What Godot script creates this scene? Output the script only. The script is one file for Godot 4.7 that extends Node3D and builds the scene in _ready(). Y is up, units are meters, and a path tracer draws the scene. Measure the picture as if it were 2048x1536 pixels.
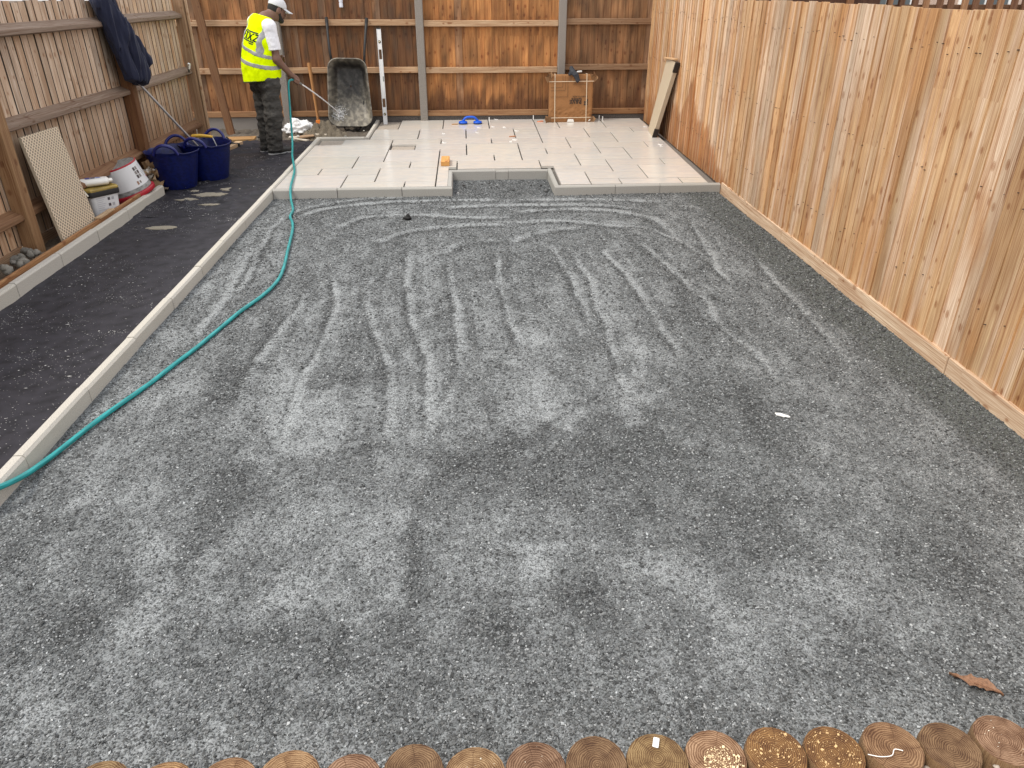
extends Node3D
# A back garden under construction: raked stone-dust base, porcelain patio, membrane path, timber fences.

var rng := RandomNumberGenerator.new()
var taken := {}
var mats := {}
var tex := {}

# ---------------------------------------------------------------- mesh building
class M:
	var v := PackedVector3Array()
	var n := PackedVector3Array()
	var uv := PackedVector2Array()
	var c := PackedColorArray()
	var ix := PackedInt32Array()
	var tint := Color(1, 1, 1)
	var uo := Vector2.ZERO

	func quad(a: Vector3, b: Vector3, d: Vector3, e: Vector3, ua := Vector2.ZERO, ub := Vector2.ZERO, ud := Vector2.ZERO, ue := Vector2.ZERO) -> void:
		# a b d e counter-clockwise seen from outside
		var k := v.size()
		var nn := (b - a).cross(d - a)
		if nn.length_squared() < 1e-16:
			nn = (d - a).cross(e - a)
		nn = nn.normalized()
		v.append_array([a, b, d, e])
		n.append_array([nn, nn, nn, nn])
		uv.append_array([ua + uo, ub + uo, ud + uo, ue + uo])
		c.append_array([tint, tint, tint, tint])
		ix.append_array([k, k + 2, k + 1, k, k + 3, k + 2])

	func tri(a: Vector3, b: Vector3, d: Vector3) -> void:
		var k := v.size()
		var nn := (b - a).cross(d - a).normalized()
		v.append_array([a, b, d])
		n.append_array([nn, nn, nn])
		uv.append_array([Vector2(a.x, a.z) + uo, Vector2(b.x, b.z) + uo, Vector2(d.x, d.z) + uo])
		c.append_array([tint, tint, tint])
		ix.append_array([k, k + 2, k + 1])

	func grid(pts: PackedVector3Array, cols: int, uvs := PackedVector2Array(), wrap := false, flip := false, cols_color := PackedColorArray()) -> void:
		# smooth sheet; pts row by row, columns run to the right and rows upwards when seen from outside
		var rows := pts.size() / cols
		var k := v.size()
		for r in rows:
			for q in cols:
				var i := r * cols + q
				var ql := q - 1 if q > 0 else (cols - 2 if wrap else 0)
				var qr := q + 1 if q < cols - 1 else (1 if wrap else cols - 1)
				var du := pts[r * cols + qr] - pts[r * cols + ql]
				var dv := pts[mini(r + 1, rows - 1) * cols + q] - pts[maxi(r - 1, 0) * cols + q]
				var nn := du.cross(dv)
				if nn.length_squared() < 1e-18:
					var r2 := r + 1 if r == 0 else r - 1
					du = pts[r2 * cols + qr] - pts[r2 * cols + ql]
					nn = du.cross(dv)
				nn = nn.normalized() if nn.length_squared() > 1e-18 else Vector3.UP
				v.append(pts[i])
				n.append(-nn if flip else nn)
				uv.append((uvs[i] if uvs.size() else Vector2(float(q) / (cols - 1), float(r) / maxi(rows - 1, 1))) + uo)
				c.append(cols_color[i] if cols_color.size() else tint)
		for r in rows - 1:
			for q in cols - 1:
				var a := k + r * cols + q
				var b := a + 1
				var d := a + cols
				var e := d + 1
				if flip:
					ix.append_array([a, b, e, a, e, d])
				else:
					ix.append_array([a, e, b, a, d, e])

	func box(at: Vector3, size: Vector3, bev := 0.003, basis := Basis.IDENTITY, along := 1) -> void:
		# bevelled box; "along" is the axis the grain (uv.y) follows
		var h := size * 0.5
		bev = minf(bev, minf(h.x, minf(h.y, h.z)) * 0.8)
		var P := func(sx: int, sy: int, sz: int, ax: int) -> Vector3:
			var q := Vector3(sx * (h.x - bev), sy * (h.y - bev), sz * (h.z - bev))
			q[ax] = [sx, sy, sz][ax] * h[ax]
			return q
		var U := func(q: Vector3, ax: int) -> Vector2:
			var o1 := (ax + 1) % 3
			var o2 := (ax + 2) % 3
			var l := along
			if l == ax:
				return Vector2(q[o1], q[o2])
			var w := 3 - ax - l
			return Vector2(q[w] + h[ax], q[l])
		var put := func(q: Array, ax: int) -> void:
			quad(at + basis * q[0], at + basis * q[1], at + basis * q[2], at + basis * q[3], U.call(q[0], ax), U.call(q[1], ax), U.call(q[2], ax), U.call(q[3], ax))
		for ax in 3:
			for s in [-1, 1]:
				var o1 := (ax + 1) % 3
				var o2 := (ax + 2) % 3
				var q := []
				for t in [[-1, -1], [1, -1], [1, 1], [-1, 1]]:
					var sg := [0, 0, 0]
					sg[ax] = s
					sg[o1] = t[0]
					sg[o2] = t[1]
					q.append(P.call(sg[0], sg[1], sg[2], ax))
				if s < 0:
					q.reverse()
				put.call(q, ax)
		if bev <= 0.0:
			return
		for ax in 3:   # edges parallel to ax
			var o1 := (ax + 1) % 3
			var o2 := (ax + 2) % 3
			for s1 in [-1, 1]:
				for s2 in [-1, 1]:
					var lo := [0, 0, 0]
					var hi := [0, 0, 0]
					lo[ax] = -1
					hi[ax] = 1
					lo[o1] = s1
					hi[o1] = s1
					lo[o2] = s2
					hi[o2] = s2
					var q := [P.call(lo[0], lo[1], lo[2], o1), P.call(lo[0], lo[1], lo[2], o2), P.call(hi[0], hi[1], hi[2], o2), P.call(hi[0], hi[1], hi[2], o1)]
					if s1 * s2 < 0:
						q.reverse()
					put.call(q, o1)
		for sx in [-1, 1]:
			for sy in [-1, 1]:
				for sz in [-1, 1]:
					var a: Vector3 = at + basis * P.call(sx, sy, sz, 0)
					var b: Vector3 = at + basis * P.call(sx, sy, sz, 1)
					var d: Vector3 = at + basis * P.call(sx, sy, sz, 2)
					if sx * sy * sz > 0:
						tri(a, b, d)
					else:
						tri(a, d, b)

	func tube(pts: PackedVector3Array, rad: Variant, sides := 10, caps := true, squash := 1.0) -> void:
		var m := pts.size()
		var rows := PackedVector3Array()
		var uvs := PackedVector2Array()
		var t0 := (pts[1] - pts[0]).normalized()
		var side := t0.cross(Vector3.UP if absf(t0.y) < 0.9 else Vector3.RIGHT).normalized()
		var run := 0.0
		for i in m:
			var t := (pts[mini(i + 1, m - 1)] - pts[maxi(i - 1, 0)]).normalized()
			side = (side - t * side.dot(t)).normalized()
			var up := t.cross(side)
			var r: float = rad if rad is float else rad[i]
			if i:
				run += pts[i].distance_to(pts[i - 1])
			for k in sides + 1:
				var a := TAU * k / sides
				rows.append(pts[i] + (side * cos(a) + up * sin(a) * squash) * r)
				uvs.append(Vector2(float(k) / sides * 0.2, run))
		grid(rows, sides + 1, uvs, true)
		if caps:
			for e in [0, m - 1]:
				var b: int = e * (sides + 1)
				for k in sides:
					if e == 0:
						tri(pts[0], rows[b + k + 1], rows[b + k])
					else:
						tri(pts[m - 1], rows[b + k], rows[b + k + 1])

	func lathe(prof: PackedVector2Array, sides := 24, at := Vector3.ZERO, basis := Basis.IDENTITY) -> void:
		# profile (radius, height), bottom to top on the outside
		var rows := PackedVector3Array()
		var uvs := PackedVector2Array()
		var run := 0.0
		for i in prof.size():
			if i:
				run += prof[i].distance_to(prof[i - 1])
			for k in sides + 1:
				var a := -TAU * k / sides
				rows.append(at + basis * Vector3(cos(a) * prof[i].x, prof[i].y, sin(a) * prof[i].x))
				uvs.append(Vector2(float(k) / sides, run))
		grid(rows, sides + 1, uvs, true)

	func prism(poly: PackedVector2Array, y0: float, y1: float, bev := 0.0) -> void:
		# polygon in (x, z), counter-clockwise seen from above in (x, -z)
		var m := poly.size()
		var tris := Geometry2D.triangulate_polygon(poly)
		var inner := poly
		if bev > 0:
			var off := Geometry2D.offset_polygon(poly, -bev, Geometry2D.JOIN_MITER)
			if off.size() and off[0].size() == m:
				inner = off[0]
				var best := 0
				for s in m:
					if inner[s].distance_squared_to(poly[0]) < inner[best].distance_squared_to(poly[0]):
						best = s
				var turned := PackedVector2Array()
				for s in m:
					turned.append(inner[(s + best) % m])
				inner = turned
		for t in tris.size() / 3:
			var q := []
			for s in 3:
				var p2 := inner[tris[t * 3 + s]]
				q.append(Vector3(p2.x, y1, p2.y))
			var nn: Vector3 = (q[1] - q[0]).cross(q[2] - q[0])
			if nn.y > 0:
				tri(q[0], q[1], q[2])
			else:
				tri(q[0], q[2], q[1])
		var area := 0.0
		for s in m:
			var a := poly[s]
			var b := poly[(s + 1) % m]
			area += a.x * b.y - b.x * a.y
		for s in m:
			var t := (s + 1) % m
			var a := poly[s]
			var b := poly[t]
			var ia := inner[s]
			var ib := inner[t]
			if area > 0:
				var h := a
				a = b
				b = h
				h = ia
				ia = ib
				ib = h
			quad(Vector3(a.x, y0, a.y), Vector3(b.x, y0, b.y), Vector3(b.x, y1 - bev, b.y), Vector3(a.x, y1 - bev, a.y), Vector2(a.x, 0), Vector2(b.x, 0), Vector2(b.x, y1 - y0), Vector2(a.x, y1 - y0))
			if bev > 0:
				quad(Vector3(a.x, y1 - bev, a.y), Vector3(b.x, y1 - bev, b.y), Vector3(ib.x, y1, ib.y), Vector3(ia.x, y1, ia.y), Vector2(a.x, a.y), Vector2(b.x, b.y), Vector2(ib.x, ib.y), Vector2(ia.x, ia.y))

	func mesh() -> ArrayMesh:
		var out := ArrayMesh.new()
		var arr := []
		arr.resize(Mesh.ARRAY_MAX)
		arr[Mesh.ARRAY_VERTEX] = v
		arr[Mesh.ARRAY_NORMAL] = n
		arr[Mesh.ARRAY_TEX_UV] = uv
		arr[Mesh.ARRAY_COLOR] = c
		arr[Mesh.ARRAY_INDEX] = ix
		out.add_surface_from_arrays(Mesh.PRIMITIVE_TRIANGLES, arr)
		return out


# ---------------------------------------------------------------- signed-distance bodies
class Field:
	var bones := []      # [a, b, ra, rb]
	var balls := []      # [centre, basis (columns already divided by radii), smallest radius]
	var cuts := []       # [point, normal]: what lies along the normal is cut away
	var holes := []      # [a, b, r]: capsule cut away
	var k := 0.03
	var wrinkle: FastNoiseLite
	var wr := 0.0
	var wscale := Vector3.ONE
	var only: Callable

	func d(p: Vector3) -> float:
		var out := 1e3
		for b in bones:
			var a: Vector3 = b[0]
			var ab: Vector3 = b[1] - a
			var t := clampf((p - a).dot(ab) / maxf(ab.length_squared(), 1e-9), 0.0, 1.0)
			var e := (p - a - ab * t).length() - lerpf(b[2], b[3], t)
			if e > out + k:
				continue
			var h := maxf(k - absf(out - e), 0.0) / k
			out = minf(out, e) - h * h * k * 0.25
		for b in balls:
			var q: Vector3 = (p - b[0]) * b[1]
			var l := q.length()
			var e: float = (l - 1.0) * b[2]
			var h := maxf(k - absf(out - e), 0.0) / k
			out = minf(out, e) - h * h * k * 0.25
		if wr > 0.0 and absf(out) < 0.05:
			var w := p * wscale
			out -= wr * wrinkle.get_noise_3d(w.x, w.y, w.z)
		for q in cuts:
			out = maxf(out, (p - q[0]).dot(q[1]))
		for q in holes:
			var a: Vector3 = q[0]
			var ab: Vector3 = q[1] - a
			var t := clampf((p - a).dot(ab) / maxf(ab.length_squared(), 1e-9), 0.0, 1.0)
			out = maxf(out, q[2] - (p - a - ab * t).length())
		if only.is_valid():
			out = maxf(out, only.call(p))
		return out

	func ball(at: Vector3, radii: Vector3, basis := Basis.IDENTITY) -> void:
		var bb := Basis(basis.x / radii.x, basis.y / radii.y, basis.z / radii.z)
		balls.append([at, bb, minf(radii.x, minf(radii.y, radii.z))])

	func net(m: M, lo: Vector3, hi: Vector3, cell: float) -> void:
		# surface nets, only in the blocks near the surface
		var B := 4
		var dim := Vector3i(((hi - lo) / (cell * B)).ceil())
		var val := {}
		var sx := dim.x * B + 1
		var sy := dim.y * B + 1
		var ids := {}
		var reach := cell * B * 0.9 + 0.03
		var blocks := []
		for bz in dim.z:
			for by in dim.y:
				for bx in dim.x:
					var mid := lo + (Vector3(bx, by, bz) + Vector3.ONE * 0.5) * (cell * B)
					if absf(d(mid)) < reach:
						blocks.append(Vector3i(bx, by, bz) * B)
		for b in blocks:
			for z in B + 1:
				for y in B + 1:
					for x in B + 1:
						var key: int = (b.x + x) + sx * ((b.y + y) + sy * (b.z + z))
						if not val.has(key):
							val[key] = d(lo + Vector3(b.x + x, b.y + y, b.z + z) * cell)
		var offs := [0, 1, sx, sx + 1, sx * sy, sx * sy + 1, sx * sy + sx, sx * sy + sx + 1]
		var pos8 := [Vector3(0, 0, 0), Vector3(1, 0, 0), Vector3(0, 1, 0), Vector3(1, 1, 0), Vector3(0, 0, 1), Vector3(1, 0, 1), Vector3(0, 1, 1), Vector3(1, 1, 1)]
		var edges := [[0, 1], [2, 3], [4, 5], [6, 7], [0, 2], [1, 3], [4, 6], [5, 7], [0, 4], [1, 5], [2, 6], [3, 7]]
		for b in blocks:
			for z in B:
				for y in B:
					for x in B:
						var cellat := Vector3(b.x + x, b.y + y, b.z + z)
						var key: int = (b.x + x) + sx * ((b.y + y) + sy * (b.z + z))
						var f := []
						var inside := 0
						for o in offs:
							var e: float = val[key + o]
							f.append(e)
							if e < 0.0:
								inside += 1
						if inside == 0 or inside == 8:
							continue
						var sum := Vector3.ZERO
						var cnt := 0
						for e in edges:
							var fa: float = f[e[0]]
							var fb: float = f[e[1]]
							if (fa < 0.0) != (fb < 0.0):
								sum += pos8[e[0]].lerp(pos8[e[1]], fa / (fa - fb))
								cnt += 1
						var p := lo + (cellat + sum / cnt) * cell
						var h := cell * 0.6
						var g := Vector3(d(p + Vector3(h, 0, 0)) - d(p - Vector3(h, 0, 0)), d(p + Vector3(0, h, 0)) - d(p - Vector3(0, h, 0)), d(p + Vector3(0, 0, h)) - d(p - Vector3(0, 0, h)))
						ids[key] = m.v.size()
						m.v.append(p)
						m.n.append(g.normalized() if g.length_squared() > 1e-14 else Vector3.UP)
						m.uv.append(Vector2(p.x + p.z * 0.6, p.y))
						m.c.append(m.tint)
		var ax := [1, sx, sx * sy]
		for key in ids:
			for a in 3:
				var o1: int = ax[(a + 1) % 3]
				var o2: int = ax[(a + 2) % 3]
				if not val.has(key + ax[a]) or not ids.has(key - o1) or not ids.has(key - o2) or not ids.has(key - o1 - o2):
					continue
				var f0: float = val[key]
				var f1: float = val[key + ax[a]]
				if (f0 < 0.0) == (f1 < 0.0):
					continue
				var i0: int = ids[key]
				var i1: int = ids[key - o1]
				var i2: int = ids[key - o1 - o2]
				var i3: int = ids[key - o2]
				if f0 < 0.0:
					m.ix.append_array([i0, i2, i1, i0, i3, i2])
				else:
					m.ix.append_array([i0, i1, i2, i0, i2, i3])


# ---------------------------------------------------------------- scene helpers
func numbered(called: String) -> String:
	taken[called] = taken.get(called, -1) + 1
	return called if taken[called] == 0 else "%s_%03d" % [called, taken[called]]

func tag(o: Node, label := "", category := "", group := "", kind := "") -> void:
	if label: o.set_meta("label", label)
	if category: o.set_meta("category", category)
	if group: o.set_meta("group", group)
	if kind: o.set_meta("kind", kind)

func thing(called: String, label: String, category: String, at := Vector3.ZERO, turn := 0.0, group := "") -> Node3D:
	var o := Node3D.new()
	o.name = numbered(called)
	add_child(o)
	o.position = at
	o.rotation.y = turn
	tag(o, label, category, group)
	return o

func put(m: Variant, called: String, mat: Material, parent: Node = self) -> MeshInstance3D:
	var o := MeshInstance3D.new()
	o.mesh = m.mesh() if m is M else m
	o.material_override = mat
	if parent == self:
		o.name = numbered(called)
		add_child(o)
	else:
		o.name = called
		parent.add_child(o, true)
	return o

func piece(m: M, called: String, mat: Material, label: String, category: String, group := "", at := Vector3.ZERO) -> MeshInstance3D:
	var o := put(m, called, mat)
	o.position = at
	tag(o, label, category, group)
	return o

func setting(m: M, called: String, mat: Material) -> MeshInstance3D:
	var o := put(m, called, mat)
	tag(o, "", "", "", "structure")
	return o

func lin(r: float, g: float, b: float) -> Color:
	return Color(r, g, b).linear_to_srgb()

func mat(r: float, g: float, b: float, rough := 0.8, opt := {}) -> StandardMaterial3D:
	var m := StandardMaterial3D.new()
	m.albedo_color = lin(r, g, b)
	m.roughness = rough
	m.metallic = opt.get("metal", 0.0)
	m.metallic_specular = opt.get("spec", 0.5)
	if opt.has("tex"):
		m.albedo_texture = opt.tex
	if opt.has("bump"):
		m.heightmap_enabled = true
		m.heightmap_texture = opt.bump
		m.heightmap_scale = opt.get("deep", 0.1)
	if opt.has("scale"):
		m.uv1_scale = opt.scale
	if opt.has("tri"):
		m.uv1_triplanar = true
		m.uv1_world_triplanar = true
		m.uv1_scale = Vector3.ONE * opt.tri
	if opt.has("rough_tex"):
		m.roughness_texture = opt.rough_tex
		m.roughness_texture_channel = BaseMaterial3D.TEXTURE_CHANNEL_RED
	m.vertex_color_use_as_albedo = opt.get("vc", true)
	if opt.get("rim", 0.0) > 0.0:
		m.rim_enabled = true
		m.rim = opt.rim
	if opt.has("backlight"):
		m.backlight_enabled = true
		m.backlight = opt.backlight
	return m

func noise_tex(size: int, freq: float, ramp: Array, oct := 4, kind := FastNoiseLite.TYPE_SIMPLEX_SMOOTH, seedn := 1, extra := {}) -> ImageTexture:
	# seamless noise picture with a colour ramp [[offset, Color] ...] (sRGB colours)
	var nz := FastNoiseLite.new()
	nz.noise_type = kind
	nz.frequency = freq
	nz.fractal_octaves = oct
	nz.fractal_type = FastNoiseLite.FRACTAL_FBM if oct > 1 else FastNoiseLite.FRACTAL_NONE
	nz.seed = seedn
	for key in extra:
		nz.set(key, extra[key])
	var im := nz.get_seamless_image(size, size, false, false, 0.12)
	var src := im.get_data()
	var lut := []
	var g := Gradient.new()
	g.offsets = PackedFloat32Array(ramp.map(func(x): return x[0]))
	g.colors = PackedColorArray(ramp.map(func(x): return x[1]))
	var lr := PackedByteArray()
	for i in 256:
		var q := g.sample(i / 255.0)
		lr.append_array([int(q.r * 255), int(q.g * 255), int(q.b * 255)])
	var out := PackedByteArray()
	out.resize(src.size() * 3)
	for i in src.size():
		var s := src[i] * 3
		out[i * 3] = lr[s]
		out[i * 3 + 1] = lr[s + 1]
		out[i * 3 + 2] = lr[s + 2]
	return ImageTexture.create_from_image(Image.create_from_data(size, size, false, Image.FORMAT_RGB8, out))

func grey(x: float) -> Color:
	return Color(x, x, x)

func fnl(freq: float, s: int, oct := 3) -> FastNoiseLite:
	var nz := FastNoiseLite.new()
	nz.noise_type = FastNoiseLite.TYPE_SIMPLEX_SMOOTH
	nz.frequency = freq
	nz.seed = s
	nz.fractal_octaves = oct
	nz.fractal_type = FastNoiseLite.FRACTAL_FBM if oct > 1 else FastNoiseLite.FRACTAL_NONE
	return nz

func curve(pts: Array, steps := 8) -> PackedVector3Array:
	# Catmull-Rom through the points
	var out := PackedVector3Array()
	for i in pts.size() - 1:
		var p0: Vector3 = pts[maxi(i - 1, 0)]
		var p1: Vector3 = pts[i]
		var p2: Vector3 = pts[i + 1]
		var p3: Vector3 = pts[mini(i + 2, pts.size() - 1)]
		for s in steps:
			out.append(p1.cubic_interpolate(p2, p0, p3, float(s) / steps))
	out.append(pts[-1])
	return out

# ---------------------------------------------------------------- pictures of matter
func make_wood() -> void:
	# 1 m across (ten boards), 2 m along; grain, fibres and rows of knots that run over neighbouring boards
	var W := 1024
	var Hh := 1024
	var warp := fnl(1.0, 11, 2)
	var grain := fnl(1.0, 12, 3)
	var fibre := fnl(1.0, 13, 2)
	var blotch := fnl(1.0, 14, 3)
	var r := RandomNumberGenerator.new()
	r.seed = 5
	var cols := []
	for k in 10:
		cols.append([])
	for s in 21:
		var first := r.randi_range(0, 9)
		var vv := r.randf_range(0.05, 1.95)
		var uu := r.randf_range(0.03, 0.07)
		var big := r.randf_range(0.006, 0.017)
		for k in r.randi_range(2, 5):
			cols[(first + k) % 10].append([clampf(uu + r.randf_range(-0.015, 0.015), 0.015, 0.085), vv + r.randf_range(-0.03, 0.03), big * r.randf_range(0.6, 1.15)])
	var data := PackedByteArray()
	data.resize(W * Hh * 3)
	for x in W:
		var u := float(x) / W
		var board := int(u * 10.0)
		var ub := u - board * 0.1
		var ks: Array = cols[board]
		for y in Hh:
			var vv := 2.0 * y / Hh
			var uw := ub + 0.010 * warp.get_noise_2d(u * 9.0 + board * 7.0, vv * 1.3)
			var dark := 0.0
			var halo := 0.0
			for q in ks:
				var dx: float = ub - q[0]
				var dy: float = (vv - q[1])
				if absf(dy) > 0.14:
					continue
				var rr: float = q[2]
				uw += signf(dx) * rr * 0.7 * exp(-(dx * dx) / (rr * rr * 6.0) - dy * dy / (rr * rr * 22.0))
				var e := sqrt(dx * dx + dy * dy * 0.45) / rr
				if e < 1.0:
					dark = maxf(dark, 0.75 - 0.3 * e + 0.12 * sin(e * 14.0))
				elif e < 2.2:
					halo = maxf(halo, (2.2 - e) * 0.28)
			var g := grain.get_noise_2d(uw * 150.0 + board * 31.0, vv * 1.1)
			var ring := 0.5 + 0.5 * sin(uw * 420.0 + 5.0 * g)
			var f := fibre.get_noise_2d(u * 620.0, vv * 7.0)
			var bl := blotch.get_noise_2d(u * 22.0, vv * 1.6)
			var streak := smoothstep(0.18, 0.50, blotch.get_noise_2d(u * 95.0 + 300.0, vv * 0.9))
			var t := 0.62 + 0.32 * g + 0.12 * (ring - 0.5) + 0.20 * f + 0.18 * bl - 0.26 * streak
			t -= dark * 0.62 + halo * 0.16
			t = clampf(t, 0.0, 1.0)
			var i := (y * W + x) * 3
			var rr2 := 0.60 + 0.40 * t
			var gg := 0.45 + 0.55 * t
			var bb := 0.34 + 0.64 * t
			data[i] = int(clampf(rr2, 0, 1) * 255)
			data[i + 1] = int(clampf(gg, 0, 1) * 255)
			data[i + 2] = int(clampf(bb, 0, 1) * 255)
	tex.wood = ImageTexture.create_from_image(Image.create_from_data(W, Hh, false, Image.FORMAT_RGB8, data))

func make_rings() -> void:
	# sawn end of a log: growth rings, a few radial cracks, sawdust grain
	var S := 384
	var nz := fnl(0.012, 40, 3)
	var nf := fnl(0.2, 41, 2)
	var im := Image.create(S, S, false, Image.FORMAT_RGB8)
	for y in S:
		for x in S:
			var p := Vector2(x - S * 0.53, y - S * 0.47)
			var a := p.angle()
			var r := p.length() * (1.0 + 0.05 * sin(a * 2.0 + 0.6)) + 9.0 * nz.get_noise_2d(x, y)
			var ring := sin(r * 0.50 + 2.0 * nz.get_noise_1d(r * 3.0))
			var t := 0.56 + 0.30 * ring * absf(ring) + 0.24 * nf.get_noise_2d(x, y) + 0.34 * nz.get_noise_2d(x * 0.6 + 90.0, y * 0.6)
			var crack := absf(sin(a * 2.5 + 1.3 + 0.25 * nz.get_noise_1d(r * 2.0)))
			if crack < 0.030 and r > 30.0 and r < 165.0:
				t *= 0.45
			t = clampf(t, 0.05, 1.0)
			im.set_pixel(x, y, Color(0.34 + 0.56 * t, 0.20 + 0.60 * t, 0.08 + 0.58 * t))
	tex.rings = ImageTexture.create_from_image(im)

func make_tileback() -> void:
	# embossed back of a porcelain slab: diamond cells in height
	var S := 128
	var im := Image.create(S, S, false, Image.FORMAT_RGB8)
	for y in S:
		for x in S:
			var a := fposmod(x / 16.0 + y / 32.0, 1.0)
			var b := fposmod(x / 16.0 - y / 32.0, 1.0)
			var e := minf(minf(a, 1.0 - a), minf(b, 1.0 - b))
			im.set_pixel(x, y, grey(0.55 + 0.45 * smoothstep(0.26, 0.10, e) + 0.06 * sin(x * 12.9 + y * 7.3)))
	tex.tileback = ImageTexture.create_from_image(im)

func make_textures() -> void:
	make_wood()
	make_rings()
	make_tileback()
	tex.grain = noise_tex(1024, 0.27, [[0.0, grey(0.38)], [0.28, grey(0.62)], [0.5, grey(0.82)], [0.75, grey(0.93)], [1.0, grey(1.0)]], 2, FastNoiseLite.TYPE_CELLULAR, 3, {"cellular_return_type": FastNoiseLite.RETURN_CELL_VALUE, "cellular_jitter": 1.0})
	tex.grain_h = noise_tex(1024, 0.27, [[0.0, grey(1.0)], [1.0, grey(0.0)]], 2, FastNoiseLite.TYPE_CELLULAR, 3, {"cellular_return_type": FastNoiseLite.RETURN_DISTANCE, "cellular_jitter": 1.0})
	tex.fine = noise_tex(512, 0.16, [[0.0, grey(0.72)], [0.5, grey(0.93)], [1.0, grey(1.0)]], 4, FastNoiseLite.TYPE_SIMPLEX, 4)
	tex.blotch = noise_tex(512, 0.012, [[0.0, grey(0.62)], [0.45, grey(0.86)], [1.0, grey(1.0)]], 6, FastNoiseLite.TYPE_SIMPLEX, 6)
	tex.pits = noise_tex(512, 0.05, [[0.0, grey(0.45)], [0.28, grey(0.72)], [0.36, grey(0.93)], [1.0, grey(1.0)]], 4, FastNoiseLite.TYPE_SIMPLEX, 9)
	tex.vein = noise_tex(512, 0.010, [[0.0, grey(0.92)], [0.4, grey(0.96)], [0.55, Color(0.97, 0.955, 0.94)], [1.0, Color(1.0, 0.995, 0.985)]], 5, FastNoiseLite.TYPE_SIMPLEX_SMOOTH, 21, {"domain_warp_enabled": true, "domain_warp_amplitude": 60.0, "domain_warp_frequency": 0.006})
	tex.residue = noise_tex(512, 0.014, [[0.0, Color(0.60, 0.60, 0.60)], [0.40, Color(0.74, 0.73, 0.72)], [0.55, Color(0.86, 0.85, 0.83)], [0.72, Color(0.96, 0.95, 0.93)], [1.0, Color(1.0, 1.0, 1.0)]], 6, FastNoiseLite.TYPE_SIMPLEX, 33)
	tex.cast = noise_tex(512, 0.09, [[0.0, grey(0.70)], [0.25, grey(0.86)], [0.5, grey(0.95)], [1.0, grey(1.0)]], 5, FastNoiseLite.TYPE_SIMPLEX, 19)
	tex.cloth = noise_tex(256, 0.35, [[0.0, grey(0.78)], [1.0, grey(1.0)]], 2, FastNoiseLite.TYPE_SIMPLEX, 51)

# ---------------------------------------------------------------- build
func _ready() -> void:
	rng.seed = 7
	var cam := Camera3D.new()
	cam.name = "camera"
	cam.position = Vector3(0, 1.72, 0)
	cam.rotation_degrees = Vector3(-28.2845, -3.4966, 0)
	cam.fov = 55.17
	cam.near = 0.05
	cam.far = 400.0
	add_child(cam)
	cam.current = true
	var env := Environment.new()
	env.background_mode = Environment.BG_SKY
	var skym := ProceduralSkyMaterial.new()
	skym.sky_top_color = Color(0.905, 0.915, 0.935)
	skym.sky_horizon_color = Color(0.94, 0.94, 0.935)
	skym.sky_curve = 0.3
	skym.sky_energy_multiplier = 0.97
	skym.ground_bottom_color = Color(0.42, 0.40, 0.38)
	skym.ground_horizon_color = Color(0.80, 0.80, 0.80)
	skym.sun_angle_max = 1.0
	var sky := Sky.new()
	sky.sky_material = skym
	env.sky = sky
	env.tonemap_mode = Environment.TONE_MAPPER_LINEAR
	env.tonemap_exposure = 1.92
	env.sdfgi_enabled = true
	env.ssao_enabled = true
	env.ssil_enabled = true
	var we := WorldEnvironment.new()
	we.name = "environment"
	we.environment = env
	add_child(we)
	var sun := DirectionalLight3D.new()
	sun.name = "sun"
	sun.light_color = Color(1.0, 0.97, 0.92)
	sun.light_energy = 0.5
	sun.light_angular_distance = 18.0
	sun.shadow_enabled = true
	add_child(sun)
	sun.look_at_from_position(Vector3(-4.2, 6.5, 2.0), Vector3.ZERO, Vector3.UP)

	make_textures()
	make_materials()
	build_ground()
	build_patio()
	build_kerbs()
	build_fences()
	build_beyond()
	build_logs()
	build_left_things()
	build_back_things()
	build_box_and_slabs()
	build_litter()
	build_person()
	build_hose()

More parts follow.
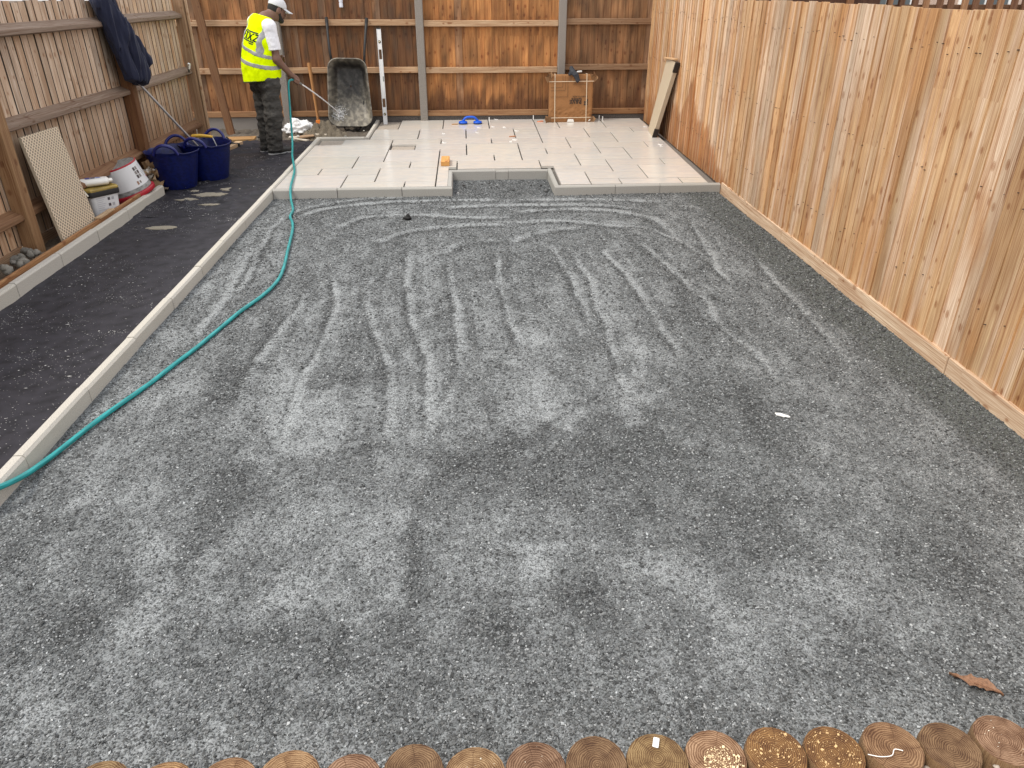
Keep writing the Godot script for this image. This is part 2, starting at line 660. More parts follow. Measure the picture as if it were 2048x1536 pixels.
func make_materials() -> void:
	var wood := {"tex": tex.wood, "scale": Vector3(1, 0.5, 1), "bump": tex.wood, "deep": 0.12}
	mats.wood = mat(1, 1, 1, 0.82, wood)
	mats.dust = mat(1, 1, 1, 0.95, {"tex": tex.grain, "scale": Vector3(0.9, 0.9, 1), "bump": tex.grain_h, "deep": 0.12, "spec": 0.3})
	mats.stone = mat(1, 1, 1, 0.7, {"spec": 0.4})
	mats.soil = mat(0.16, 0.115, 0.08, 0.95, {"tex": tex.pits, "scale": Vector3(2, 2, 1), "bump": tex.fine, "deep": 0.6})
	mats.membrane = mat(0.040, 0.037, 0.043, 0.62, {"tex": tex.blotch, "scale": Vector3(1.1, 1.1, 1), "bump": tex.cloth, "deep": 0.02, "spec": 0.35})
	mats.concrete = mat(0.56, 0.525, 0.47, 0.88, {"tex": tex.cast, "scale": Vector3(3, 3, 1), "bump": tex.fine, "deep": 0.08})
	mats.wet_concrete = mat(0.40, 0.385, 0.36, 0.8, {"tex": tex.cast, "scale": Vector3(3, 3, 1), "bump": tex.fine, "deep": 0.08})
	mats.post_concrete = mat(0.30, 0.27, 0.24, 0.9, {"tex": tex.pits, "scale": Vector3(7, 7, 1), "bump": tex.pits, "deep": 0.4})
	mats.post_smooth = mat(0.27, 0.24, 0.215, 0.85, {"tex": tex.fine, "scale": Vector3(2, 2, 1), "bump": tex.fine, "deep": 0.05})
	mats.gravel_board = mat(0.115, 0.10, 0.09, 0.85, {"tex": tex.pits, "scale": Vector3(2, 2, 1), "bump": tex.fine, "deep": 0.1})
	mats.porcelain = mat(0.63, 0.61, 0.58, 0.17, {"tex": tex.vein, "scale": Vector3(0.9, 1.7, 1), "spec": 0.5})
	mats.mortar = mat(0.20, 0.18, 0.16, 0.95, {"tex": tex.pits, "scale": Vector3(5, 5, 1), "bump": tex.fine, "deep": 0.4})

# ---------------------------------------------------------------- ground
var dust := PackedFloat32Array()
const GX0 := -1.80
const GZ0 := -0.60
const GD := 0.012
const GC := 351
const GR := 592

func dust_at(x: float, z: float) -> float:
	var i := clampi(int((x - GX0) / GD), 0, GC - 1)
	var j := clampi(int((GZ0 - z) / GD), 0, GR - 1)
	return dust[j * GC + i]

func stroke(field: PackedFloat32Array, flat: Array, width: float, amount: float, shift := 0.0) -> PackedFloat32Array:
	# a rake line pressed into the dust: gaussian profile along a polyline of x, z pairs
	var pts := []
	for i in flat.size() / 2:
		pts.append(Vector3(flat[i * 2], 0, flat[i * 2 + 1]))
	var line := curve(pts, 14)
	var nz := fnl(3.0, int(absf(flat[0]) * 100) + 3, 2)
	for s in line.size() - 1:
		var a := line[s]
		var b := line[s + 1]
		var side := (b - a).cross(Vector3.UP).normalized()
		var cnt := maxi(1, int(a.distance_to(b) / GD))
		for t in cnt:
			var p := a.lerp(b, float(t) / cnt)
			var along := (s + float(t) / cnt) / line.size()
			var fade := smoothstep(0.0, 0.12, along) * smoothstep(1.0, 0.8, along)
			p += side * (shift + 0.022 * nz.get_noise_2d(p.x * 0.6, p.z * 0.6))
			var amp := amount * fade * clampf(0.90 + 0.6 * nz.get_noise_2d(p.z * 0.4 + 40.0 + shift * 50.0, p.x * 0.4), 0.4, 1.3)
			var w := width * (1.0 + 0.5 * nz.get_noise_2d(p.z * 1.2 + 80.0, p.x))
			var reach := int(w * 2.2 / GD) + 1
			var ci := int((p.x - GX0) / GD)
			var cj := int((GZ0 - p.z) / GD)
			for q in range(-reach, reach + 1):
				# spread only across the line
				var o := p + side * (q * GD)
				var ii := int((o.x - GX0) / GD)
				var jj := int((GZ0 - o.z) / GD)
				if ii < 0 or jj < 0 or ii >= GC or jj >= GR:
					continue
				var g := exp(-pow(q * GD / w, 2.0))
				var k := jj * GC + ii
				var want := amp * g
				if absf(want) > absf(field[k]):
					field[k] = want
	return field

func build_ground() -> void:
	# the earth around, one sheet to the horizon
	var g := M.new()
	g.tint = Color(1, 1, 1)
	g.quad(Vector3(-150, -0.16, 150), Vector3(150, -0.16, 150), Vector3(150, -0.16, -150), Vector3(-150, -0.16, -150), Vector2(0, 0), Vector2(300, 0), Vector2(300, 300), Vector2(0, 300))
	setting(g, "ground", mats.soil)

	# raked stone dust
	var lines := PackedFloat32Array()
	lines.resize(GC * GR)
	lines.fill(0.0)
	var light := [
		[-0.43, -5.53, -0.41, -4.85, -0.35, -4.17, -0.25, -3.67, -0.21, -3.31, -0.19, -2.91, -0.19, -2.74],
		[-0.14, -5.21, -0.1, -4.5, -0.06, -3.86, -0.05, -3.59, -0.07, -3.3, -0.12, -3.05, -0.18, -2.82],
		[-0.65, -4.86, -0.64, -4.44, -0.56, -3.96, -0.44, -3.5, -0.39, -3.22, -0.37, -2.92, -0.37, -2.69],
		[-0.92, -4.88, -0.84, -4.41, -0.8, -3.98, -0.82, -3.52, -0.83, -3.19, -0.82, -2.91, -0.78, -2.62],
		[-1.05, -4.64, -1.03, -4.22, -1.1, -3.72, -1.11, -3.37, -1.12, -3.09],
		[0.21, -5.19, 0.2, -4.66, 0.23, -4.22, 0.26, -3.91, 0.29, -3.57],
		[-1.09, -5.9, -0.9, -6.26, -0.47, -6.31, 0.06, -6.2, 0.38, -6.22],
		[-0.72, -5.55, -0.45, -5.83, -0.04, -5.98, 0.36, -5.96],
		[-0.19, -5.21, -0.1, -5.42, 0.13, -5.53, 0.3, -5.52],
		[-1.43, -6.29, -1.26, -6.56, -0.84, -6.76, -0.16, -6.8, 0.41, -6.77],
		[-1.58, -6.22, -1.42, -6.62, -0.98, -6.9, -0.51, -6.92],
		[-1.49, -4.49, -1.5, -4.92, -1.58, -5.8, -1.56, -6.46],
		[-1.53, -3.81, -1.54, -4.29, -1.57, -4.92, -1.63, -5.48],
		[0.64, -5.46, 0.69, -4.78, 0.7, -4.4, 0.71, -4.15, 0.71, -3.81],
		[0.74, -5.46, 0.81, -4.77, 0.8, -4.27, 0.79, -3.81, 0.78, -3.42, 0.77, -3.14, 0.86, -2.9],
		[1.26, -5.56, 1.37, -5.18, 1.42, -4.84, 1.45, -4.45, 1.47, -4.14, 1.47, -3.8, 1.51, -3.53, 1.53, -3.29, 1.55, -3.07],
		[0.98, -5.92, 1.42, -5.82, 1.6, -5.54, 1.71, -5.1, 1.75, -4.67, 1.76, -4.38],
		[1.91, -6.09, 1.83, -5.52, 1.76, -4.93, 1.76, -4.47],
		[1.82, -6.51, 2.08, -6.36, 2.13, -5.71, 2.13, -5.25, 2.06, -4.7, 2.04, -4.15, 1.99, -3.6, 1.97, -3.18],
		[0.37, -6.03, 0.79, -6.08, 1.38, -5.82],
		[0.39, -6.38, 1.06, -6.42, 1.57, -6.11, 1.64, -5.53],
		[0.41, -6.77, 1.11, -6.77, 1.78, -6.6],
		[0.34, -5.48, 0.42, -5.61, 0.64, -5.8, 0.97, -5.85],
		[1.0, -5.3, 1.08, -4.7, 1.12, -4.2],
		[-0.25, -6.55, 0.4, -6.6, 1.0, -6.58, 1.6, -6.4],
		[1.05, -5.0, 1.1, -4.4, 1.1, -3.9, 1.12, -3.4]]
	for l in light:
		var across: bool = absf(l[0] - l[-2]) > absf(l[1] - l[-1])
		lines = stroke(lines, l, 0.040 if across else 0.023, 0.60 if across else 0.50)
	for l in light:
		var across: bool = absf(l[0] - l[-2]) > absf(l[1] - l[-1])
		lines = stroke(lines, l, 0.028 if across else 0.014, -0.52 if across else -0.46, 0.072 if across else 0.038)
	for l in light:
		lines = stroke(lines, l, 0.018, 0.16, -0.11)
	var blobs := [-0.79, -2.95, 0.16, 0.29, 1, -0.94, -3.2, 0.1, 0.33, 0.8, -0.2, -3.05, 0.07, 0.43, 1, 0.31, -3.45, 0.16, 0.6, 1, 0.3, -2.88, 0.16, 0.19, 1, 0.73, -3.05, 0.07, 0.26, 1, -1.53, -3.14, 0.17, 0.21, 0.9, -1.0, -2.26, 0.11, 0.13, 0.8, -0.67, -2.77, 0.13, 0.22, 0.9, -1.12, -2.0, 0.08, 0.16, 1, -0.26, -4.69, 0.07, 0.89, 0.7, 0.21, -1.87, 0.14, 0.06, 1.2, 0.22, -1.99, 0.12, 0.03, 1, -0.57, -1.8, 0.19, 0.09, 0.8, -1.04, -1.7, 0.09, 0.18, 0.9, -0.17, -1.65, 0.08, 0.08, 0.7, -1.2, -1.36, 0.08, 0.1, 1, 0.57, -1.87, 0.1, 0.07, 0.8, 0.76, -1.79, 0.08, 0.15, 0.5, 1.22, -1.19, 0.23, 0.06, 0.7, -1.43, -2.35, 0.17, 0.13, 0.6, -0.31, -2.11, 0.11, 0.15, 0.6, 0.01, -2.06, 0.07, 0.06, 0.6, 1.14, -1.76, 0.15, 0.09, 0.5, -0.38, -2.45, 0.12, 0.15, 0.5, -0.73, -1.29, 0.21, 0.05, 0.7, 0.88, -3.67, 0.11, 0.43, 0.7, -0.88, -3.71, 0.16, 0.43, 0.4, -1.54, -4.77, 0.2, 0.65, 0.5, -1.18, -3.4, 0.09, 0.12, -1, -0.74, -3.21, 0.07, 0.08, -1, -0.61, -3.31, 0.1, 0.11, -1, -0.44, -2.68, 0.05, 0.08, -1.2, -1.22, -3.12, 0.07, 0.08, -1, 0.14, -2.49, 0.41, 0.21, -1.2, 0.65, -2.65, 0.26, 0.21, -1, 1.19, -2.97, 0.24, 0.2, -0.8, -0.98, -2.42, 0.14, 0.18, -1.1, -1.0, -2.18, 0.11, 0.18, -1, -1.25, -1.72, 0.14, 0.15, -1.1, -0.39, -1.6, 0.16, 0.08, -1.2, -0.81, -1.54, 0.04, 0.04, -1.2, 0.06, -1.62, 0.09, 0.08, -1.2, 0.34, -1.74, 0.06, 0.12, -1.2, -0.22, -1.97, 0.03, 0.25, -1, 1.61, -1.83, 0.15, 0.15, -1, 1.3, -2.61, 0.13, 0.16, -0.7, -0.42, -1.36, 0.08, 0.03, -1, 0.19, -1.37, 0.04, 0.02, -1.2, 0.74, -3.31, 0.05, 0.07, -1, 1.28, -4.0, 0.09, 0.12, -1, 0.3, -4.17, 0.09, 0.12, -0.8, -0.01, -1.3, 0.03, 0.02, -1, -0.66, -1.62, 0.12, 0.06, -0.7, 0.73, -2.35, 0.3, 0.21, -0.7, 0.98, -2.03, 0.29, 0.17, -0.7, -1.64, -2.19, 0.11, 0.18, -0.8, -0.12, -4.01, 0.09, 0.23, -0.6, -0.18, -1.43, 0.07, 0.03, -0.9, 0.73, -1.26, 0.05, 0.02, -0.6, 1.06, -1.42, 0.22, 0.07, -0.5, 1.38, -4.59, 0.2, 0.3, -0.5]
	dust.resize(GC * GR)
	dust.fill(0.0)
	var bn := fnl(1.0, 60, 3)
	for b in blobs.size() / 5:
		var bx: float = blobs[b * 5]
		var bz: float = blobs[b * 5 + 1]
		var rx: float = blobs[b * 5 + 2] * 1.2
		var rz: float = blobs[b * 5 + 3] * 1.2
		var amt: float = blobs[b * 5 + 4]
		for j in range(maxi(0, int((GZ0 - bz - rz * 2.2) / GD)), mini(GR, int((GZ0 - bz + rz * 2.2) / GD))):
			for i in range(maxi(0, int((bx - rx * 2.2 - GX0) / GD)), mini(GC, int((bx + rx * 2.2 - GX0) / GD))):
				var x := GX0 + i * GD
				var z := GZ0 - j * GD
				var q := Vector2((x - bx) / rx, (z - bz) / rz)
				q += Vector2(bn.get_noise_2d(x * 6.0, z * 6.0), bn.get_noise_2d(z * 6.0 + 30.0, x * 6.0)) * 0.9
				dust[j * GC + i] += amt * (0.20 if amt > 0.0 else 0.27) * exp(-q.length_squared() * 1.3)
	var n1 := fnl(0.9, 61, 4)
	var n2 := fnl(5.5, 62, 4)
	var n3 := fnl(28.0, 63, 2)
	var pts := PackedVector3Array()
	var cols := PackedColorArray()
	var uvs := PackedVector2Array()
	for j in GR:
		for i in GC:
			var x := GX0 + i * GD
			var z := GZ0 - j * GD
			var k := j * GC + i
			var raked := smoothstep(-2.4, -3.0, z + 0.5 * n1.get_noise_2d(x, 7.0)) * smoothstep(-6.0, -5.4, z)
			var e := 0.46 + 0.09 * raked * n3.get_noise_2d(x * 0.42, z * 0.03) + dust[k] + lines[k] * 0.80
			e += 0.14 * n1.get_noise_2d(x * 1.6, z * 0.9) + 0.20 * n2.get_noise_2d(x * 1.1, z * 0.55) + 0.17 * n3.get_noise_2d(x, z * 0.8)
			# coarse chippings left along the right-hand fence, damp and without dust
			var strip := smoothstep(2.05, 2.16, x + 0.06 * n2.get_noise_2d(x * 0.5, z * 0.5) - 0.03 * (z + 4.0) * 0.5) * smoothstep(-1.3, -2.6, z)
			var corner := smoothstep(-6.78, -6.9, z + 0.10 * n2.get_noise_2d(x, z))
			e = lerpf(e, 0.40, strip)
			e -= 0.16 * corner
			e = clampf(e, 0.02, 1.0)
			dust[k] = e
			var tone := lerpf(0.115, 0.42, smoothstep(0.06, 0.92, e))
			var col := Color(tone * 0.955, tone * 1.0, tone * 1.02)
			col = col.lerp(Color(0.150, 0.160, 0.152), strip * 0.92)
			var hgt := 0.010 * n1.get_noise_2d(x * 0.7 + 9.0, z * 0.7) + 0.006 * lines[k] + 0.0025 * n3.get_noise_2d(x + 3.0, z)
			if z < -7.02 :
				hgt -= 0.012
			# sinks a little below the bottom edge of the fence boards
			pts.append(Vector3(x, hgt, z))
			cols.append(col)
			uvs.append(Vector2(x, z))
	var gm := M.new()
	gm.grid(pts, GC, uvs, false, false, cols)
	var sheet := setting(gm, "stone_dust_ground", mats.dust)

	# loose chippings lying in the dust: nobody could count them
	var chip := []
	for variant in 3:
		var cm := M.new()
		var vs := []
		for q in [Vector3(1, 0, 0), Vector3(-1, 0, 0), Vector3(0, 1, 0), Vector3(0, -1, 0), Vector3(0, 0, 1), Vector3(0, 0, -1)]:
			vs.append(q * rng.randf_range(0.7, 1.1) + Vector3(rng.randf_range(-0.25, 0.25), rng.randf_range(-0.25, 0.25), rng.randf_range(-0.25, 0.25)))
		for f in [[0, 2, 4], [4, 2, 1], [1, 2, 5], [5, 2, 0], [4, 3, 0], [1, 3, 4], [5, 3, 1], [0, 3, 5]]:
			cm.tri(vs[f[0]], vs[f[1]], vs[f[2]])
		chip.append(cm.mesh())
	for variant in 3:
		var mm := MultiMesh.new()
		mm.transform_format = MultiMesh.TRANSFORM_3D
		mm.use_colors = true
		mm.mesh = chip[variant]
		var buf := PackedFloat32Array()
		var want := [95000, 95000, 90000][variant] as int
		buf.resize(want * 16)
		var cnt := 0
		var tries := 0
		while cnt < want and tries < want * 6:
			tries += 1
			# more of them close by, where they can be told apart
			var z := -1.0 - 6.6 * pow(rng.randf(), 1.9)
			var x := rng.randf_range(-1.79, 2.40)
			if absf(x) > 0.66 * -z + 0.75 and z > -4.0:
				continue
			if z < -6.94 and (x < -0.12 or x > 0.82):
				continue
			var e := dust_at(x, z)
			if rng.randf() > 1.12 - 1.05 * smoothstep(0.12, 0.95, e):
				continue
			var far := smoothstep(-1.5, -5.5, z)
			var s := (rng.randf_range(0.0017, 0.0044) if rng.randf() < 0.86 else rng.randf_range(0.0044, 0.0064)) * (1.0 + 0.45 * far) * (1.25 - 0.5 * e)
			var bs := Basis(Vector3(rng.randf_range(-1, 1), rng.randf_range(-1, 1), rng.randf_range(-1, 1)).normalized(), rng.randf() * TAU).scaled(Vector3(s * rng.randf_range(0.8, 1.5), s * 0.75, s * rng.randf_range(0.8, 1.5)))
			var gi := clampi(int((x - GX0) / GD), 0, GC - 1)
			var gj := clampi(int((GZ0 - z) / GD), 0, GR - 1)
			var y := pts[gj * GC + gi].y + s * 0.30
			var t := rng.randf()
			var tone := 0.038 + 0.22 * t if t < 0.84 else 0.27 + 0.20 * rng.randf()
			tone *= 0.72 + 0.5 * e
			if x > 2.1 and z < -1.8:
				tone *= 0.75
			if t >= 0.84:
				bs = bs.scaled(Vector3.ONE * 0.75)
			var o := cnt * 16
			buf[o] = bs.x.x
			buf[o + 1] = bs.y.x
			buf[o + 2] = bs.z.x
			buf[o + 3] = x
			buf[o + 4] = bs.x.y
			buf[o + 5] = bs.y.y
			buf[o + 6] = bs.z.y
			buf[o + 7] = y
			buf[o + 8] = bs.x.z
			buf[o + 9] = bs.y.z
			buf[o + 10] = bs.z.z
			buf[o + 11] = z
			var warm := rng.randf_range(-0.015, 0.015)
			buf[o + 12] = tone * (0.965 + warm)
			buf[o + 13] = tone
			buf[o + 14] = tone * (1.015 - warm)
			buf[o + 15] = 1.0
			cnt += 1
		buf.resize(cnt * 16)
		mm.instance_count = cnt
		mm.buffer = buf
		var mi := MultiMeshInstance3D.new()
		mi.name = numbered("stone_chippings")
		mi.multimesh = mm
		mi.material_override = mats.stone
		add_child(mi)
		tag(mi, "loose grey stone chippings lying in the raked stone dust", "gravel", "", "stuff")

	# black membrane of the side path
	var mn := fnl(1.3, 70, 3)
	var mp := PackedVector3Array()
	var mu := PackedVector2Array()
	var mc := PackedColorArray()
	var ms := fnl(2.6, 71, 4)
	var x0 := -2.846
	for j in 281:
		var z := -1.2 - j * 0.031
		for i in 45:
			var t := i / 44.0
			var left := x0 if z > -7.12 else x0 - 0.16 * smoothstep(-7.12, -7.3, z)
			var x := lerpf(left, -1.846, t)
			var fold := absf(mn.get_noise_2d(x * 1.2 + z * 0.35, z * 1.1))
			var y := -0.004 + 0.011 * mn.get_noise_2d(x * 0.8, z * 0.8) + 0.022 * pow(1.0 - minf(1.0, fold * 5.0), 3.0) * smoothstep(-5.6, -7.0, z)
			# laps up against the kerbs
			y += 0.007 * pow(maxf(0.0, 1.0 - (x - left) / 0.05), 2.0) * (0.6 + mn.get_noise_1d(z * 2.0))
			y += 0.012 * pow(maxf(0.0, 1.0 - (-1.846 - x) / 0.05), 2.0)
			mp.append(Vector3(x, y, z))
			mu.append(Vector2(x, z))
			var s := ms.get_noise_2d(x * 1.4, z * 0.5)
			var scuff := smoothstep(0.25, 0.6, s) * 0.0
			mc.append(Color(0.95 + scuff, 0.95 + scuff, 1.0))
	var mm2 := M.new()
	mm2.grid(mp, 45, mu, false, false, mc)
	setting(mm2, "path_membrane", mats.membrane)
	# second length of membrane lapped over the first, its cut end lying across the path
	var lp := PackedVector3Array()
	var lu := PackedVector2Array()
	var lc := PackedColorArray()
	for j in range(166, 281):
		for i in 45:
			var p := mp[j * 45 + i]
			var first := j == 166
			var z := p.z + (0.035 * mn.get_noise_2d(p.x * 2.0, 5.0) if j < 169 else 0.0)
			lp.append(Vector3(p.x, p.y + (0.0005 if first else 0.008), z))
			lu.append(Vector2(p.x + 0.37, z + 0.21))
			var mud := smoothstep(0.05, 0.5, ms.get_noise_2d(p.x * 1.1, z * 0.8 + 30.0)) * smoothstep(-8.0, -9.0, z)
			lc.append(Color(0.86, 0.86, 0.92).lerp(Color(1.0, 0.86, 0.74), mud))
	var lap := M.new()
	lap.grid(lp, 45, lu, false, false, lc)
	setting(lap, "path_membrane", mats.membrane)

	# white grit and dust flecks dried on the membrane
	var grit := MultiMesh.new()
	grit.transform_format = MultiMesh.TRANSFORM_3D
	grit.use_colors = true
	grit.mesh = chip[0]
	var spots := []
	for q in 110:
		spots.append([rng.randf_range(-2.80, -1.9), -2.2 - 7.4 * rng.randf(), rng.randf_range(0.05, 0.28), rng.randf_range(-0.6, 0.6)])
	var list := []
	for q in 5200:
		var sp: Array = spots[rng.randi() % spots.size()]
		var along := rng.randfn(0, sp[2])
		var off := rng.randfn(0, sp[2] * 0.5)
		var x: float = sp[0] + along * cos(sp[3]) * 0.8 - off * sin(sp[3])
		var z: float = sp[1] + along * sin(sp[3]) + off * cos(sp[3])
		if x < -2.82 or x > -1.87 or z > -1.4 or z < -9.75:
			continue
		list.append([x, z])
	grit.instance_count = list.size()
	for q in list.size():
		var s := rng.randf_range(0.0011, 0.0027)
		if rng.randf() < 0.06:
			s *= 2.0
		var jj := clampi(int((-1.2 - list[q][1]) / 0.031), 0, 280)
		var ii := clampi(int((list[q][0] - x0) / 1.0 * 44), 0, 44)
		var y := mp[jj * 45 + ii].y + (0.008 if list[q][1] < -6.36 else 0.0)
		var turn := rng.randf() * TAU
		grit.set_instance_transform(q, Transform3D(Basis(Vector3.UP, turn).scaled(Vector3(s * (3.0 if rng.randf() < 0.12 else 1.2), s * 0.6, s)), Vector3(list[q][0], y + s * 0.3, list[q][1])))
		var t := rng.randf_range(0.18, 0.58)
		grit.set_instance_color(q, Color(t, t * 0.98, t * 0.94))
	var gi2 := MultiMeshInstance3D.new()
	gi2.name = "mortar_grit"
	gi2.multimesh = grit
	gi2.material_override = mats.stone
	add_child(gi2)
	tag(gi2, "white grit and mortar crumbs scattered over the black membrane", "grit", "", "stuff")

	# dried cement slurry splashes on the membrane
	for sp in [[-2.49, -6.05, 0.115, 0.05], [-2.60, -6.95, 0.10, 0.045], [-2.42, -7.12, 0.14, 0.07], [-2.28, -7.30, 0.09, 0.05], [-2.3, -6.75, 0.10, 0.028], [-2.62, -7.28, 0.05, 0.03]]:
		var sm := M.new()
		var ring := PackedVector2Array()
		for a in 26:
			var ang := TAU * a / 26
			var rr := 1.0 + 0.42 * mn.get_noise_2d(cos(ang) * 2.0 + sp[0] * 9.0, sin(ang) * 2.0 + sp[1] * 5.0)
			ring.append(Vector2(sp[0] + cos(ang) * sp[2] * rr, sp[1] + sin(ang) * sp[3] * rr))
		var jj := clampi(int((-1.2 - sp[1]) / 0.031), 0, 280)
		var ii := clampi(int((sp[0] - x0) * 44), 0, 44)
		var top := mp[jj * 45 + ii].y + 0.006 + (0.008 if sp[1] < -6.34 else 0.0)
		sm.prism(ring, top - 0.012, top, 0.003)
		piece(sm, "cement_splash", mat(0.34, 0.30, 0.23, 0.9, {"tex": tex.pits, "scale": Vector3(8, 8, 1)}), "dried beige cement splash on the black membrane path", "splash", "cement splashes on the membrane")

	# earth strip behind the left kerb and the rough earth at the far end
	var es := M.new()
	var ep := PackedVector3Array()
	var eu := PackedVector2Array()
	var en := fnl(5.0, 75, 4)
	for j in 181:
		var z := -1.2 - j * 0.046
		for i in 17:
			var x := -3.42 + 0.56 * i / 16.0
			ep.append(Vector3(x, 0.035 + 0.035 * en.get_noise_2d(x * 1.5, z * 1.5), z))
			eu.append(Vector2(x, z))
	es.grid(ep, 17, eu)
	setting(es, "earth_strip", mats.soil)
	var fm := M.new()
	ep = PackedVector3Array()
	eu = PackedVector2Array()
	for j in 49:
		var z := -9.72 - j * 0.034
		for i in 133:
			var x := -4.4 + 3.16 * i / 132.0
			var lift := 0.02 * smoothstep(-2.2, -1.6, x)
			ep.append(Vector3(x, -0.035 + lift + 0.05 * en.get_noise_2d(x * 1.3, z * 1.3) * smoothstep(-9.72, -9.95, z), z))
			eu.append(Vector2(x, z))
	fm.grid(ep, 133, eu)
	var rough := setting(fm, "rough_earth", mat(0.14, 0.115, 0.09, 0.95, {"tex": tex.pits, "scale": Vector3(4, 4, 1), "bump": tex.fine, "deep": 0.9}))

# ---------------------------------------------------------------- patio
const CX := [-1.785, -1.48, -1.18, -0.885, -0.59, -0.295, 0.01, 0.31, 0.61, 0.91, 1.21, 1.51, 1.81, 2.11, 2.365]
const RZ := [-7.0, -7.22, -7.54, -7.84, -8.15, -8.47, -8.81, -9.15, -9.49, -9.85, -10.21, -10.57, -10.965]

func skew(x: float, z: float) -> Vector2:
	return Vector2(x + maxf(0.0, x) * 0.020 * (-z - 8.0), z - 0.010 * (x + 1.8) * smoothstep(-8.0, -11.0, z) * 0.0)

func build_patio() -> void:
	var bed := setting(bed_mesh(), "patio_bed", mats.mortar)
	# fresh mortar showing where one tile is still missing, at the stepped corner and along the fence side
	for q in [[-0.872, -0.602, -9.138, -8.822], [-1.77, -1.49, -9.55, -9.165], [-1.18, -0.90, -10.97, -10.235]]:
		var mp := M.new()
		mp.box(Vector3((q[0] + q[1]) / 2, 0.048, (q[2] + q[3]) / 2), Vector3(q[1] - q[0], 0.020, q[3] - q[2]), 0.004)
		setting(mp, "mortar_bed", mat(0.42, 0.36, 0.30, 0.95, {"tex": tex.pits, "scale": Vector3(6, 6, 1), "bump": tex.fine, "deep": 0.5}))
	var patio := thing("patio_paving", "pale porcelain paving laid in mixed sizes with open joints", "paving", Vector3(0.3, 0.06, -9.0))
	patio.set_meta("kind", "structure")
	var cells := [[0, 2, 0, 2], [0, 1, 2, 3], [1, 3, 2, 3], [2, 3, 1, 2], [2, 4, 0, 1], [4, 5, 0, 1], [3, 5, 1, 3], [0, 2, 3, 5], [2, 4, 3, 4], [4, 5, 3, 4], [2, 3, 4, 5], [0, 3, 5, 7], [3, 5, 4, 6], [4, 6, 6, 7], [5, 6, 5, 6], [5, 7, 4, 5], [1, 3, 7, 8], [3, 5, 7, 8], [5, 7, 7, 8], [7, 9, 7, 8], [2, 4, 8, 10], [4, 6, 8, 10], [6, 8, 8, 10], [3, 5, 10, 12], [5, 7, 10, 12], [7, 9, 10, 12], [6, 8, 5, 7], [7, 8, 4, 5], [8, 9, 9, 10], [8, 9, 8, 9], [8, 9, 5, 6], [9, 11, 5, 6], [8, 10, 6, 7], [9, 10, 7, 8], [9, 11, 8, 10], [10, 12, 7, 8], [11, 12, 8, 9], [10, 11, 6, 7], [9, 11, 2, 3], [10, 11, 3, 4], [9, 10, 0, 2], [10, 12, 1, 2], [10, 11, 0, 1], [11, 13, 0, 1], [13, 14, 0, 1], [12, 14, 1, 3], [11, 12, 2, 3], [11, 13, 3, 4], [13, 14, 3, 4], [10, 12, 4, 5], [12, 14, 4, 6], [11, 12, 5, 6], [11, 13, 6, 7], [13, 14, 6, 7], [12, 14, 7, 9], [11, 13, 9, 10], [13, 14, 9, 10], [9, 10, 10, 12], [10, 12, 10, 12], [12, 14, 10, 12]]
	var polys := []
	for q in cells:
		polys.append([[CX[q[0]], RZ[q[2]]], [CX[q[1]], RZ[q[2]]], [CX[q[1]], RZ[q[3]]], [CX[q[0]], RZ[q[3]]]])
	# pieces cut round the planting notch
	polys.append([[CX[5], -7.84], [-0.095, -7.84], [-0.095, -8.15], [CX[5], -8.15]])
	polys.append([[CX[5], -7.22], [-0.175, -7.22], [-0.175, -7.84], [CX[5], -7.84]])
	polys.append([[CX[5], -7.0], [-0.175, -7.0], [-0.175, -7.22], [CX[5], -7.22]])
	polys.append([[-0.095, -7.745], [0.785, -7.745], [0.785, -8.15], [-0.095, -8.15]])
	polys.append([[0.785, -7.84], [CX[10], -7.84], [CX[10], -8.47], [CX[8], -8.47], [CX[8], -8.15], [0.785, -8.15]])
	for q in polys:
		var loop := PackedVector2Array()
		var mid := Vector2.ZERO
		for c in q:
			mid += Vector2(c[0], c[1])
		mid /= q.size()
		var shrunk := PackedVector2Array()
		for c in q:
			shrunk.append(Vector2(c[0], c[1]))
		var off := Geometry2D.offset_polygon(shrunk, -0.0066, Geometry2D.JOIN_MITER)
		for c in off[0]:
			loop.append(skew(c.x, c.y) - Vector2(0.3, -9.0))
		var m := M.new()
		m.uo = Vector2(rng.randf() * 8.0, rng.randf() * 8.0)
		var t := rng.randf_range(0.92, 1.0)
		m.tint = Color(t, t * rng.randf_range(0.985, 1.0), t * rng.randf_range(0.965, 1.0))
		var dy := rng.randf_range(-0.0012, 0.0012)
		m.prism(loop, -0.004, 0.022 + dy, 0.0012)
		put(m, "tile", mats.porcelain, patio)

func bed_mesh() -> M:
	var m := M.new()
	var poly := PackedVector2Array()
	for c in [[-1.79, -6.99], [-0.19, -6.99], [-0.19, -7.70], [0.885, -7.70], [0.885, -6.99], [2.42, -6.99], [2.47, -8.2], [2.56, -10.99], [-1.19, -10.99], [-1.19, -9.56], [-1.79, -9.56]]:
		poly.append(Vector2(c[0], c[1]))
	m.prism(poly, -0.05, 0.042)
	return m

